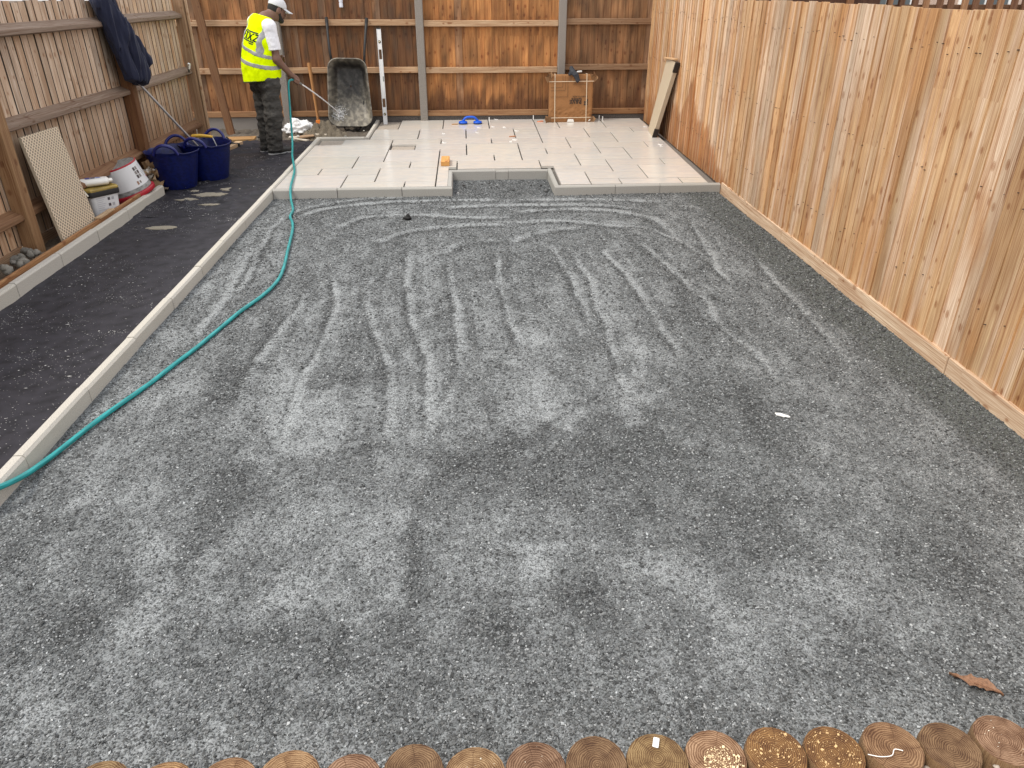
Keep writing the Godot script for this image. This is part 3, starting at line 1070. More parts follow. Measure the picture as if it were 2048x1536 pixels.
# ---------------------------------------------------------------- kerbs
func kerb_stone(a: Vector3, b: Vector3, wide: float, deep: float, lean := 0.0) -> M:
	# one edging stone between two top-centre points, top edges chamfered
	var m := M.new()
	var t := (b - a).normalized()
	var side := t.cross(Vector3.UP).normalized()
	var prof := [[-0.5, -1.0], [-0.5, -0.010], [-0.36, 0.0], [0.30, 0.0], [0.5, -0.012], [0.5, -1.0]]
	m.uo = Vector2(rng.randf() * 5, rng.randf() * 5)
	var tone := rng.randf_range(0.93, 1.0)
	m.tint = Color(tone, tone, tone * rng.randf_range(0.97, 1.0))
	var la := []
	var lb := []
	var run := [0.0]
	for q in prof:
		var o: Vector3 = side * (q[0] * wide) + Vector3.UP * (q[1] if q[1] > -0.5 else -deep)
		la.append(a + o)
		lb.append(b + o)
		if la.size() > 1:
			run.append(run[-1] + la[-1].distance_to(la[-2]))
	var l := a.distance_to(b)
	for i in prof.size() - 1:
		m.quad(la[i], la[i + 1], lb[i + 1], lb[i], Vector2(0, run[i]), Vector2(0, run[i + 1]), Vector2(l, run[i + 1]), Vector2(l, run[i]))
	for i in range(1, prof.size() - 1):
		m.tri(la[0], la[i + 1], la[i])
		m.tri(lb[0], lb[i], lb[i + 1])
	return m

func kerb_row(parent: Node3D, a: Vector3, b: Vector3, joints: Array, wide: float, deep: float, material: Material) -> void:
	# joints: fractions along a-b where one stone ends
	var l := a.distance_to(b)
	var prev := 0.0
	for j in joints + [1.0]:
		var g := 0.0028 / l
		var p := a.lerp(b, prev + g)
		var q := a.lerp(b, j - g)
		var dy := rng.randf_range(-0.002, 0.002)
		var m := kerb_stone(p + Vector3(rng.randf_range(-0.0015, 0.0015), dy, 0), q + Vector3(rng.randf_range(-0.0015, 0.0015), dy + rng.randf_range(-0.0015, 0.0015), 0), wide, deep)
		for k in m.v.size():
			m.v[k] -= parent.position
		put(m, "kerb_stone", material, parent)
		prev = j

func build_kerbs() -> void:
	var k := thing("path_kerb", "pale concrete edging kerb between the black membrane and the grey stone dust", "kerb", Vector3(-1.82, 0, -5.8))
	var js := []
	var z0 := -1.43
	var z1 := -9.58
	for i in range(1, 14):
		js.append((i * 0.568) / (z0 - z1))
	kerb_row(k, Vector3(-1.821, 0.073, z0), Vector3(-1.821, 0.088, z1), js, 0.052, 0.13, mats.concrete)
	k = thing("path_kerb", "pale concrete edging kerb beside the timber strip at the weathered fence", "kerb", Vector3(-2.86, 0, -4.5))
	js = []
	for i in range(1, 10):
		js.append((0.588 * i - 0.20) / 5.36)
	kerb_row(k, Vector3(-2.862, 0.092, -1.8), Vector3(-2.872, 0.092, -7.16), js, 0.048, 0.13, mats.concrete)
	k = thing("patio_edging", "pale concrete edging stones along the stepped front of the patio", "kerb", Vector3(0.3, 0, -7.2))
	var y := 0.083
	kerb_row(k, Vector3(-1.793, y, -6.975), Vector3(-0.137, y, -6.958), [0.356, 0.718], 0.05, 0.12, mats.wet_concrete)
	kerb_row(k, Vector3(-0.160, y, -6.985), Vector3(-0.160, y, -7.64), [], 0.046, 0.12, mats.wet_concrete)
	kerb_row(k, Vector3(-0.183, y, -7.668), Vector3(0.835, y, -7.668), [0.475, 0.60], 0.05, 0.12, mats.wet_concrete)
	kerb_row(k, Vector3(0.858, y, -7.72), Vector3(0.848, y, -6.965), [0.88], 0.046, 0.12, mats.wet_concrete)
	kerb_row(k, Vector3(0.823, y, -6.94), Vector3(2.418, y, -6.965), [0.362, 0.632], 0.05, 0.12, mats.wet_concrete)
	k = thing("patio_edging", "grey concrete edging stones at the back corner of the patio by the wheelbarrow", "kerb", Vector3(-1.4, 0, -10))
	kerb_row(k, Vector3(-1.846, 0.092, -9.608), Vector3(-1.248, 0.092, -9.600), [], 0.05, 0.13, mats.concrete)
	kerb_row(k, Vector3(-1.222, 0.092, -9.56), Vector3(-1.222, 0.092, -10.98), [0.42], 0.05, 0.13, mats.concrete)
	# long timber gravel board lying behind the left kerb
	var t := M.new()
	t.tint = Color(0.42, 0.24, 0.11)
	t.uo = Vector2(0.3, 0)
	t.box(Vector3(0, 0, 0), Vector3(0.024, 0.13, 5.0), 0.003, Basis.IDENTITY, 2)
	piece(t, "timber_strip", mats.wood, "long brown timber board set on edge beside the left kerb", "board", "", Vector3(-2.915, 0.050, -4.35))

# ---------------------------------------------------------------- fences
func fence_x(z: float) -> float:
	# plan of the right-hand fence: nearly straight, bending out a little towards the corner
	return 2.405 + 0.006 * (-z - 2.6) + 0.026 * maxf(0.0, -z - 6.3)

func board(parent: Node3D, called: String, a: Vector3, b: Vector3, out: Vector3, y0: float, y1: float, thick_a: float, thick_b: float, tone: Callable, uo: Vector2, rows := 26, lean := 0.0, edge_shade := 1.0) -> MeshInstance3D:
	# feather-edged board standing between plan points a and b, its face turned to "out"
	var m := M.new()
	m.uo = uo
	var w := a.distance_to(b)
	var fa := []
	var org := parent.position
	var pts := PackedVector3Array()
	var uvs := PackedVector2Array()
	var cols := PackedColorArray()
	for r in rows + 1:
		var t := float(r) / rows
		var y := lerpf(y0, y1, t)
		var sh := (b - a).normalized() * lean * (y - y0)
		for q in 4:
			var s := q / 3.0
			var p := a.lerp(b, s) + out * lerpf(thick_a, thick_b, s) + sh
			pts.append(Vector3(p.x, y, p.z) - org)
			uvs.append(Vector2(s * w, y))
			cols.append(tone.call(p, y, s))
	var right := (b - a).cross(Vector3.UP).dot(out) < 0.0
	m.grid(pts, 4, uvs, false, right, cols)
	# edges, top and back in the tone of the middle, times any painted gap shade
	m.tint = cols[cols.size() / 2] * edge_shade
	m.tint.a = 1.0
	var A0 := Vector3(a.x, y0, a.z) - org
	var B0 := Vector3(b.x, y0, b.z) - org
	var sh1 := (b - a).normalized() * lean * (y1 - y0)
	var A1 := Vector3(a.x, y1, a.z) - org + sh1
	var B1 := Vector3(b.x, y1, b.z) - org + sh1
	var FA0 := A0 + out * thick_a
	var FB0 := B0 + out * thick_b
	var FA1 := A1 + out * thick_a
	var FB1 := B1 + out * thick_b
	var h := y1 - y0
	var faces := [[A0, FA0, FA1, A1], [FB0, B0, B1, FB1], [FA1, FB1, B1, A1], [B0, A0, A1, B1]]
	for f in faces:
		if right:
			m.quad(f[1], f[0], f[3], f[2], Vector2(0, 0), Vector2(0.01, 0), Vector2(0.01, h), Vector2(0, h))
		else:
			m.quad(f[0], f[1], f[2], f[3], Vector2(0, 0), Vector2(0.01, 0), Vector2(0.01, h), Vector2(0, h))
	return put(m, called, mats.wood, parent)

func timber(parent: Node3D, called: String, at: Vector3, size: Vector3, tone: Color, along := 1, basis := Basis.IDENTITY, bev := 0.004) -> MeshInstance3D:
	var m := M.new()
	m.tint = tone
	m.uo = Vector2(rng.randf() * 3.0, rng.randf() * 2.0)
	m.box(at - parent.position, size, bev, basis, along)
	return put(m, called, mats.wood, parent)

func build_fences() -> void:
	var st := fnl(1.0, 90, 3)
	# ---- right-hand fence, smooth side towards the garden
	var f := thing("timber_fence", "tall golden feather-edge board fence with its smooth face to the garden", "fence", Vector3(2.43, 0, -6.0))
	var z := -0.95
	var k := 0
	while z > -10.98:
		var pitch := rng.randf_range(0.086, 0.118)
		var a := Vector3(fence_x(z - pitch - 0.018), 0, z - pitch - 0.018)
		var b := Vector3(fence_x(z), 0, z)
		var hue := rng.randf()
		var base := Color(0.90, 0.655, 0.40).lerp(Color(0.80, 0.50, 0.255), hue * hue)
		if rng.randf() < 0.22:
			base = base.lerp(Color(0.90, 0.755, 0.61), 0.8)
		base *= rng.randf_range(0.62, 0.98)
		var tone := func(p: Vector3, y: float, s: float) -> Color:
			var n := st.get_noise_2d(p.z * 9.0, y * 1.4)
			var c := base * (1.0 + 0.20 * st.get_noise_2d(p.z * 1.5 + 400.0, y * 1.2))
			c = c.lerp(Color(0.62, 0.35, 0.15), 0.65 * smoothstep(0.12, 0.42, st.get_noise_2d(p.z * 2.2 + 70.0, y * 0.9 + 20.0)))
			# silvered by the weather, in streaks
			c = c.lerp(Color(0.88, 0.76, 0.66), 0.6 * smoothstep(0.05, 0.45, st.get_noise_2d(p.z * 10.0 + 50.0, y * 0.5)))
			# wet stain soaked up from the paving: ragged outline, one tall tongue beside the leaning slab, as the photograph shows
			var d: float = -p.z
			var hs := 0.0
			if d > 6.75:
				hs = lerpf(0.10, 0.50, smoothstep(6.75, 8.0, d)) + 0.36 * exp(-pow((d - 8.45) / 0.22, 2.0)) - 0.10 * smoothstep(9.0, 11.0, d)
				hs += 0.10 * st.get_noise_2d(p.z * 7.0 + 11.0, 3.0) + 0.05 * n
			var wet := smoothstep(hs + 0.02, hs - 0.03, y) if hs > 0.0 else 0.0
			c = c.lerp(Color(0.50, 0.225, 0.07) * (0.85 + 0.4 * n), wet * 0.88)
			return c
		board(f, "fence_board", a, b, Vector3(-1, 0, 0), 0.085 if z > -6.9 else 0.05, 1.636 + rng.randf_range(-0.005, 0.005) + 0.004 * sin(z * 2.0), 0.006, rng.randf_range(0.011, 0.020), tone, Vector2(0.1 * (k % 10), rng.randf_range(-0.02, 0.02) + 0.37 * (k / 10)), 30, rng.randf_range(-0.003, 0.003))
		z -= pitch
		k += 1
	# nail heads, two to a board at each rail, too small to pick apart
	var nails := M.new()
	nails.tint = Color(0.05, 0.035, 0.03)
	var nz := -1.2
	while nz > -10.9:
		for ny in [0.36, 0.91, 1.46]:
			if rng.randf() < 0.5:
				continue
			var p := Vector3(fence_x(nz) - 0.0155, ny + rng.randf_range(-0.03, 0.03), nz + rng.randf_range(-0.02, 0.02)) - f.position
			nails.tube(PackedVector3Array([p + Vector3(0.012, 0, 0), p - Vector3(0.004, 0, 0)]), 0.0023, 6)
		nz -= rng.randf_range(0.04, 0.07)
	put(nails, "nail_head", mats.stone, f).set_meta("kind", "stuff")
	for q in [[-0.9, -3.165], [-3.17, -5.37], [-5.375, -6.94]]:
		var za: float = q[0]
		var zb: float = q[1]
		var mid := Vector3((fence_x(za) + fence_x(zb)) * 0.5 - 0.014, 0.015, (za + zb) * 0.5)
		var ang := atan2(fence_x(zb) - fence_x(za), zb - za)
		timber(f, "gravel_board", mid, Vector3(0.022, 0.16, absf(zb - za) - 0.004), Color(0.78, 0.64, 0.50) * rng.randf_range(0.92, 1.0), 2, Basis(Vector3.UP, ang + PI))
	for pz in [-1.6, -3.5, -5.4, -7.3, -9.2, -10.9]:
		timber(f, "post", Vector3(fence_x(pz) + 0.11, 0.74, pz), Vector3(0.09, 1.70, 0.09), Color(0.5, 0.36, 0.24))
	for q in [[-1.6, -3.5], [-3.5, -5.4], [-5.4, -7.3], [-7.3, -9.2], [-9.2, -10.9]]:
		for ry in [0.35, 0.9, 1.45]:
			timber(f, "rail", Vector3((fence_x(q[0]) + fence_x(q[1])) * 0.5 + 0.052, ry, (q[0] + q[1]) * 0.5), Vector3(0.035, 0.07, 1.8), Color(0.5, 0.36, 0.24), 2, Basis(Vector3.UP, -atan2(fence_x(q[1]) - fence_x(q[0]), q[0] - q[1])))

	# ---- left-hand fence, rails and posts towards the garden
	f = thing("timber_fence", "weathered grey-brown timber fence with three rails and the dark jacket on it", "fence", Vector3(-3.2, 0, -6.0))
	z = -1.2
	k = 0
	while z > -9.30:
		var pitch := rng.randf_range(0.094, 0.104)
		var a := Vector3(-3.20, 0, z - 0.009)
		var b := Vector3(-3.20, 0, z - pitch + 0.007)
		var mixw := rng.randf()
		var base := Color(0.68, 0.58, 0.495).lerp(Color(0.66, 0.49, 0.35), mixw)
		if rng.randf() < 0.3:
			base = base.lerp(Color(0.60, 0.54, 0.49), 0.7)
		base *= rng.randf_range(0.80, 1.05)
		var tone := func(p: Vector3, y: float, _s: float) -> Color:
			var n := st.get_noise_2d(p.z * 9.0 + 200.0, y * 1.6)
			var c := base
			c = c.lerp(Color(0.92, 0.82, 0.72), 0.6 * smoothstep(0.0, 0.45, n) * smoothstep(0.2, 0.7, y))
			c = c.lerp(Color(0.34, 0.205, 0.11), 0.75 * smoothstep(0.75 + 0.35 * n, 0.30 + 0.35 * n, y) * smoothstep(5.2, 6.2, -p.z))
			return c
		board(f, "fence_board", a, b, Vector3(1, 0, 0), 0.105 + rng.randf_range(-0.006, 0.006), 1.640 + rng.randf_range(-0.012, 0.012), 0.020, 0.021, tone, Vector2(0.1 * (k % 10), rng.randf_range(-0.02, 0.02) + 0.31 * (k / 10) + 0.8), 20, rng.randf_range(-0.004, 0.004), 0.16)  # edges tinted very dark: the shadow lines between boards, put into colour
		z -= pitch
		k += 1
	for q in [[-1.2, -3.0], [-3.0, -5.0], [-5.0, -7.3], [-7.3, -9.3]]:
		timber(f, "gap_shade_backing", Vector3(-3.206, 0.87, (q[0] + q[1]) * 0.5), Vector3(0.010, 1.50, q[0] - q[1]), Color(0.16, 0.085, 0.045))  # added dark sheet, its colour stands in for shade in the board gaps
	var posts := [-3.05, -5.33, -7.56, -9.36]
	for pz in posts:
		timber(f, "post", Vector3(-3.122, 0.76, pz), Vector3(0.10, 1.74, 0.10), Color(0.36, 0.23, 0.125) if pz > -6.0 else Color(0.20, 0.10, 0.042) if pz > -8.0 else Color(0.40, 0.285, 0.19))
	for bay in 3:
		var za: float = posts[bay] - 0.051
		var zb: float = posts[bay + 1] + 0.051
		var bl := absf(zb - za)
		for ry in [1.475, 0.895, 0.325]:
			# arris rail: triangular, sharp edge towards the garden
			var m := M.new()
			m.tint = (Color(0.29, 0.235, 0.20) if ry > 0.5 else Color(0.27, 0.16, 0.09)) * rng.randf_range(0.9, 1.05)
			m.uo = Vector2(rng.randf(), rng.randf())
			var prof := [Vector2(-3.183, ry + 0.036), Vector2(-3.105, ry), Vector2(-3.098, ry - 0.006), Vector2(-3.098, ry - 0.034), Vector2(-3.105, ry - 0.040), Vector2(-3.183, ry - 0.052)]
			var sag := rng.randf_range(-0.008, 0.008)
			for q in prof.size():
				var c0: Vector2 = prof[q]
				var c1: Vector2 = prof[(q + 1) % prof.size()]
				var p0 := Vector3(c0.x, c0.y, za) - f.position
				var p1 := Vector3(c1.x, c1.y, za) - f.position
				var p2 := Vector3(c1.x, c1.y + sag, zb) - f.position
				var p3 := Vector3(c0.x, c0.y + sag, zb) - f.position
				m.quad(p0, p1, p2, p3, Vector2(q * 0.05, 0), Vector2(q * 0.05 + 0.05, 0), Vector2(q * 0.05 + 0.05, bl), Vector2(q * 0.05, bl))
			put(m, "rail", mats.wood, f)
		timber(f, "gravel_board", Vector3(-3.185, 0.02, (za + zb) * 0.5), Vector3(0.024, 0.17, bl), Color(0.42, 0.30, 0.20), 2)
	# pale batten on the corner post
	timber(f, "batten", Vector3(-3.055, 0.80, -9.385), Vector3(0.022, 1.64, 0.045), Color(0.62, 0.48, 0.35))

	# ---- back fence, four bays between posts
	f = thing("timber_fence", "dark brown boarded back fence with pale rails and concrete posts behind the patio", "fence", Vector3(-0.6, 0, -11.0))
	var xs := [-4.36, -2.455, -0.566, 1.352, 2.66]
	for bay in 4:
		var xa: float = xs[bay] + 0.052
		var xb: float = xs[bay + 1] - (0.052 if bay < 3 else 0.0)
		var x := xa
		k = bay * 7
		var tones := [Color(0.36, 0.19, 0.085), Color(0.205, 0.102, 0.044), Color(0.47, 0.235, 0.088), Color(0.29, 0.165, 0.082)]
		while x < xb - 0.01:
			var pitch := minf(rng.randf_range(0.096, 0.106), xb - x)
			if xb - x - pitch < 0.04:
				pitch = xb - x
			var base: Color = tones[bay] * rng.randf_range(0.78, 1.16)
			if rng.randf() < 0.15:
				base = base.lerp(Color(0.30, 0.22, 0.16), 0.6)
			var tone := func(p: Vector3, y: float, _s: float) -> Color:
				var n := st.get_noise_2d(p.x * 8.0 + 300.0, y * 1.8)
				var n2 := st.get_noise_2d(p.x * 4.0 + 20.0, y * 5.0)
				var c := base
				if bay == 1:
					c = c.lerp(Color(0.105, 0.066, 0.040), 0.75 * smoothstep(-0.05, 0.35, n))
					c = c.lerp(Color(0.36, 0.17, 0.06), 0.5 * smoothstep(0.1, 0.4, st.get_noise_2d(p.x * 6.0 + 77.0, y * 0.8)))
				else:
					c = c * (0.95 + 0.75 * n)
				# damp foot of the boards, with a ragged edge
				var edge := 0.42 + 0.22 * st.get_noise_2d(p.x * 7.0 + 9.0, 2.0) + 0.10 * n2
				c = c.lerp(Color(0.125, 0.055, 0.020), 0.78 * smoothstep(edge + 0.05, edge - 0.10, y) * (1.0 if bay > 1 else 0.4))
				c.a = 1.0
				return c
			board(f, "fence_board", Vector3(x - 0.004, 0, -11.035), Vector3(x + pitch + 0.004, 0, -11.035), Vector3(0, 0, 1), 0.12, 1.80 + rng.randf_range(-0.01, 0.01), 0.007, 0.015, tone, Vector2(0.1 * (k % 10), rng.randf_range(-0.02, 0.02) + 0.43 * bay), 26)
			x += pitch
			k += 1
		var ry: Array = [[1.318, 0.732, 0.178], [1.321, 0.737, 0.178], [1.308, 0.731, 0.172], [1.328, 0.760, 0.180]][bay]
		var rc: Array = [Color(0.60, 0.44, 0.30), Color(0.58, 0.42, 0.28), Color(0.60, 0.45, 0.31), Color(0.33, 0.225, 0.145)]
		for q in 3:
			var col: Color = rc[bay]
			if q == 2:
				col = col.lerp(Color(0.36, 0.20, 0.09), 0.75)
			timber(f, "rail", Vector3((xa + xb) * 0.5, ry[q], -10.995), Vector3(xb - xa, 0.074, 0.050), col * rng.randf_range(0.92, 1.04), 0)
		var gb := M.new()
		gb.uo = Vector2(rng.randf(), rng.randf())
		if bay == 0:
			gb.box(Vector3((xa + xb) * 0.5, 0.0, -11.02) - f.position, Vector3(xb - xa, 0.28, 0.05), 0.004)
			put(gb, "gravel_board", mats.post_smooth, f)
		else:
			gb.box(Vector3((xa + xb) * 0.5, 0.02, -11.01) - f.position, Vector3(xb - xa, 0.235, 0.05), 0.004)
			put(gb, "gravel_board", mats.gravel_board, f)
	for q in 3:
		var pm := M.new()
		pm.uo = Vector2(rng.randf(), rng.randf())
		var px: float = xs[q + 1]
		pm.box(Vector3(px, 0.85, -10.975) - f.position, Vector3(0.102, 1.9, 0.10), 0.008)
		put(pm, "post", mats.post_smooth if q == 2 else mats.post_concrete, f)
	# old timber propped against the back fence
	var lean := M.new()
	lean.tint = Color(0.19, 0.10, 0.045)
	lean.uo = Vector2(0.42, 0.7)
	lean.box(Vector3(0, 0.89, 0), Vector3(0.10, 1.78, 0.05), 0.004)
	var lt := piece(lean, "propped_timber", mats.wood, "rough brown timber propped against the back fence behind the blue tubs", "timber", "", Vector3(-3.17, -0.05, -10.62))
	lt.rotation = Vector3(-0.165, 0, 0.150)

# ---------------------------------------------------------------- what shows over the right-hand fence
func build_beyond() -> void:
	var sl := thing("neighbour_screen", "dark timber slat screen standing beyond the golden fence", "screen", Vector3(5.2, 0, -9.0))
	for i in 15:
		var m := M.new()
		m.tint = Color(0.22, 0.12, 0.07) if i % 3 else Color(0.42, 0.25, 0.14)
		m.uo = Vector2(0.1 * i, 0)
		m.box(Vector3(-0.85 + i * 0.145 + 0.01 * sin(i * 3.0), 1.05, 0), Vector3(0.06, 2.3, 0.05), 0.004)
		put(m, "slat", mats.wood, sl)
	for y in [0.4, 1.52, 2.15]:
		var m := M.new()
		m.tint = Color(0.24, 0.14, 0.08)
		m.box(Vector3(0.2, y, -0.052), Vector3(2.4, 0.08, 0.05), 0.004, Basis.IDENTITY, 0)
		put(m, "rail", mats.wood, sl)
	var shed := thing("neighbour_shed", "dark brown stained timber shed beyond the golden fence", "shed", Vector3(3.9, 0, -8.8))
	var m1 := M.new()
	m1.tint = Color(0.10, 0.045, 0.025)
	m1.box(Vector3(-0.05, 1.0, -0.75), Vector3(1.5, 2.3, 1.4), 0.01)
	put(m1, "wall", mats.wood, shed)
	m1 = M.new()
	m1.tint = Color(0.16, 0.09, 0.06)
	m1.box(Vector3(-0.05, 2.20, -0.75), Vector3(1.7, 0.06, 1.6), 0.01, Basis(Vector3.RIGHT, 0.08))
	put(m1, "roof", mats.wood, shed)
	for i in 2:
		var m := M.new()
		m.tint = Color(0.30, 0.16, 0.08)
		m.box(Vector3(-0.45 + i * 0.8, 1.0, -0.03), Vector3(0.07, 2.2, 0.05), 0.004)
		put(m, "trim", mats.wood, shed)
	var house := thing("neighbour_house", "pale pinkish rendered house wall beyond the slat screen", "house", Vector3(9.6, 0, -15.0))
	var w := M.new()
	w.box(Vector3(0, 2.4, -2), Vector3(9.0, 5.0, 4.0), 0.02)
	put(w, "wall", mat(0.62, 0.46, 0.37, 0.9, {"tex": tex.pits, "scale": Vector3(2, 2, 1)}), house)
	for i in 3:
		var fr := M.new()
		fr.box(Vector3(-3.6 + i * 1.9, 1.75, 0.02), Vector3(1.0, 1.0, 0.08), 0.01)
		var frame := put(fr, "window", mat(0.78, 0.78, 0.76, 0.5), house)
		for s in 2:
			var gl := M.new()
			gl.box(Vector3(-3.6 + i * 1.9 + (s - 0.5) * 0.46, 1.75, 0.065), Vector3(0.40, 0.84, 0.012), 0.002)
			put(gl, "pane", mat(0.10, 0.12, 0.13, 0.08), frame)
	var rf := M.new()
	rf.tint = Color(0.5, 0.5, 0.5)
	rf.box(Vector3(0, 5.1, -2), Vector3(9.6, 0.2, 4.8), 0.02)
	put(rf, "roof", mats.gravel_board, house)

# ---------------------------------------------------------------- log edging in the foreground
func build_logs() -> void:
	var ends := mat(1, 1, 1, 0.85, {"tex": tex.rings, "bump": tex.rings, "deep": 0.25})
	var bark := mat(0.30, 0.20, 0.11, 0.9, {"tex": tex.wood, "scale": Vector3(4, 1, 1), "bump": tex.wood, "deep": 0.3})
	var ln := fnl(2.0, 120, 3)
	for i in 20:
		var x := -1.136 + i * 0.1395
		var r := rng.randf_range(0.0685, 0.0735)
		var tall := 0.158 + rng.randf_range(-0.008, 0.008)
		var o_label := "round timber log standing in the foreground log edging"
		if i == 11:
			o_label = "edging log with a white chip lying on its sawn top"
		elif i == 12:
			o_label = "edging log with pale sawdust across its rings"
		elif i == 15:
			o_label = "edging log with a white thread lying on its sawn end"
		elif i == 14:
			o_label = "edging log with a rough orange-brown torn top beside the sawdust log"
		var lg := thing("edging_log", o_label, "log", Vector3(x, 0, -1.056 + rng.randf_range(-0.006, 0.006)), rng.randf() * TAU, "logs of the foreground edging")
		var t := rng.randf_range(0.34, 0.54)
		var tint := Color(t, t * rng.randf_range(0.80, 0.92), t * rng.randf_range(0.62, 0.82))
		if i in [13, 14]:
			tint = Color(0.37, 0.26, 0.14)
		if i in [16, 10, 7]:
			tint = Color(0.32, 0.26, 0.21)
		# side with a bevelled shoulder
		var side := M.new()
		side.tint = Color(1, 1, 1)
		side.lathe(PackedVector2Array([Vector2(r, -0.25), Vector2(r, 0.05), Vector2(r * 0.995, tall - 0.016), Vector2(r * 0.975, tall - 0.006), Vector2(r * 0.955, tall - 0.0005)]), 26)
		put(side, "bark_side", bark, lg)
		var top := M.new()
		var pts := PackedVector3Array()
		var uvs := PackedVector2Array()
		var rings := 9
		var sides := 26
		var spin := rng.randf() * TAU
		for q in rings + 1:
			var rr := r * 0.957 * (1.0 - float(q) / rings)
			for s in sides + 1:
				var a := -TAU * s / sides
				var px := cos(a) * rr
				var pz := sin(a) * rr
				pts.append(Vector3(px, tall + (0.0014 * ln.get_noise_2d(px * 60.0 + i * 9.0, pz * 60.0) if q else -0.0005), pz))
				uvs.append(Vector2(0.5, 0.5) + Vector2(px, pz).rotated(spin) / (r * 2.1) * (0.9 + 0.1 * (i % 3)))
		top.tint = tint
		top.grid(pts, sides + 1, uvs, true)
		put(top, "sawn_end", ends, lg)
		if i == 12:
			scatter(lg, 420, r * 0.62, tall, Color(0.85, 0.68, 0.42), Vector3(0.01, 0, 0.02), "sawdust")
		if i == 14 or i == 13:
			scatter(lg, 170, r * 0.85, tall, Color(0.62, 0.42, 0.21), Vector3.ZERO, "sawdust")
		if i in [8, 9, 17]:
			scatter(lg, 12, r * 0.8, tall, Color(0.75, 0.68, 0.55), Vector3.ZERO, "sawdust")
	# pebbles and shell bits in the gaps on the near side
	var peb := [Color(0.72, 0.66, 0.58), Color(0.62, 0.50, 0.36), Color(0.55, 0.28, 0.24), Color(0.82, 0.80, 0.76), Color(0.40, 0.34, 0.28), Color(0.70, 0.60, 0.42)]
	var pm := mat(1, 1, 1, 0.6)
	for i in 60:
		var gap := rng.randi_range(8, 18)
		var m := M.new()
		m.tint = peb[rng.randi() % peb.size()]
		var s := rng.randf_range(0.005, 0.0105)
		pebble(m, s, i)
		var x := -1.136 + (gap - 0.5) * 0.1395 + rng.randf_range(-0.026, 0.026)
		piece(m, "pebble", pm, "small pebble or shell bit in a gap between the edging logs", "pebble", "pebbles between the edging logs", Vector3(x, 0.120 + rng.randf_range(0, 0.014), -1.012 + rng.randf_range(-0.022, 0.03)))
	# the pebble bed on the near side of the logs
	var bedm := M.new()
	var bp := PackedVector3Array()
	var bu := PackedVector2Array()
	for j in 12:
		for i in 90:
			var x := -1.3 + i * 0.036
			var z := -0.2 - j * 0.072
			bp.append(Vector3(x, 0.108 + 0.012 * ln.get_noise_2d(x * 4.0, z * 4.0) - 0.06 * smoothstep(-1.0, -1.05, z), z))
			bu.append(Vector2(x, z) * 2.0)
	bedm.grid(bp, 90, bu)
	setting(bedm, "pebble_bed", mat(0.36, 0.30, 0.23, 0.9, {"tex": tex.grain, "scale": Vector3(2, 2, 1), "bump": tex.grain_h, "deep": 0.5}))
	var wc := M.new()
	wc.tint = Color(0.88, 0.88, 0.86)
	wc.box(Vector3.ZERO, Vector3(0.014, 0.004, 0.026), 0.002)
	var chipw := piece(wc, "white_chip", mats.stone, "small white chip lying on an edging log", "chip", "", Vector3(-1.136 + 11 * 0.1395 + 0.005, 0.170, -1.092))
	chipw.rotation.y = -0.35
	var th := M.new()
	th.tint = Color(0.85, 0.80, 0.76)
	th.tube(curve([Vector3(-0.045, 0, 0.004), Vector3(-0.02, 0.001, 0.012), Vector3(0.008, 0, 0.010), Vector3(0.022, 0.001, -0.004), Vector3(0.04, 0, 0.0)], 5), 0.0011, 5)
	piece(th, "white_thread", mats.stone, "curly white thread lying on an edging log", "thread", "", Vector3(-1.136 + 15 * 0.1395 - 0.03, 0.172, -1.035))

func scatter(parent: Node3D, count: int, r: float, y: float, col: Color, at: Vector3, called: String) -> void:
	# crumbs as one part of their thing
	var m := M.new()
	for i in count:
		var a := rng.randf() * TAU
		var d := sqrt(rng.randf()) * r
		var s := rng.randf_range(0.0004, 0.0013) if rng.randf() < 0.93 else rng.randf_range(0.0018, 0.003)
		m.tint = col * rng.randf_range(0.75, 1.15)
		m.box(at + Vector3(cos(a) * d, y + s * 0.6, sin(a) * d), Vector3(s * rng.randf_range(1, 2.6), s, s * rng.randf_range(1, 2)), 0.0, Basis(Vector3.UP, rng.randf() * TAU))
	var o := put(m, called, mats.stone, parent)
	o.set_meta("kind", "stuff")

func pebble(m: M, s: float, sd: int, squash := 0.7) -> void:
	var nz := fnl(1.0, 500 + sd, 2)
	var pts := PackedVector3Array()
	var cols := 11
	for r in 7:
		var b := -PI / 2 + PI * r / 6.0
		for q in cols:
			var a := -TAU * q / (cols - 1)
			var d := Vector3(cos(b) * cos(a), sin(b) * squash, cos(b) * sin(a))
			pts.append(d * s * (1.0 + 0.45 * nz.get_noise_3d(d.x * 1.2, d.y * 1.2, d.z * 1.2)))
	m.grid(pts, cols, PackedVector2Array(), true)

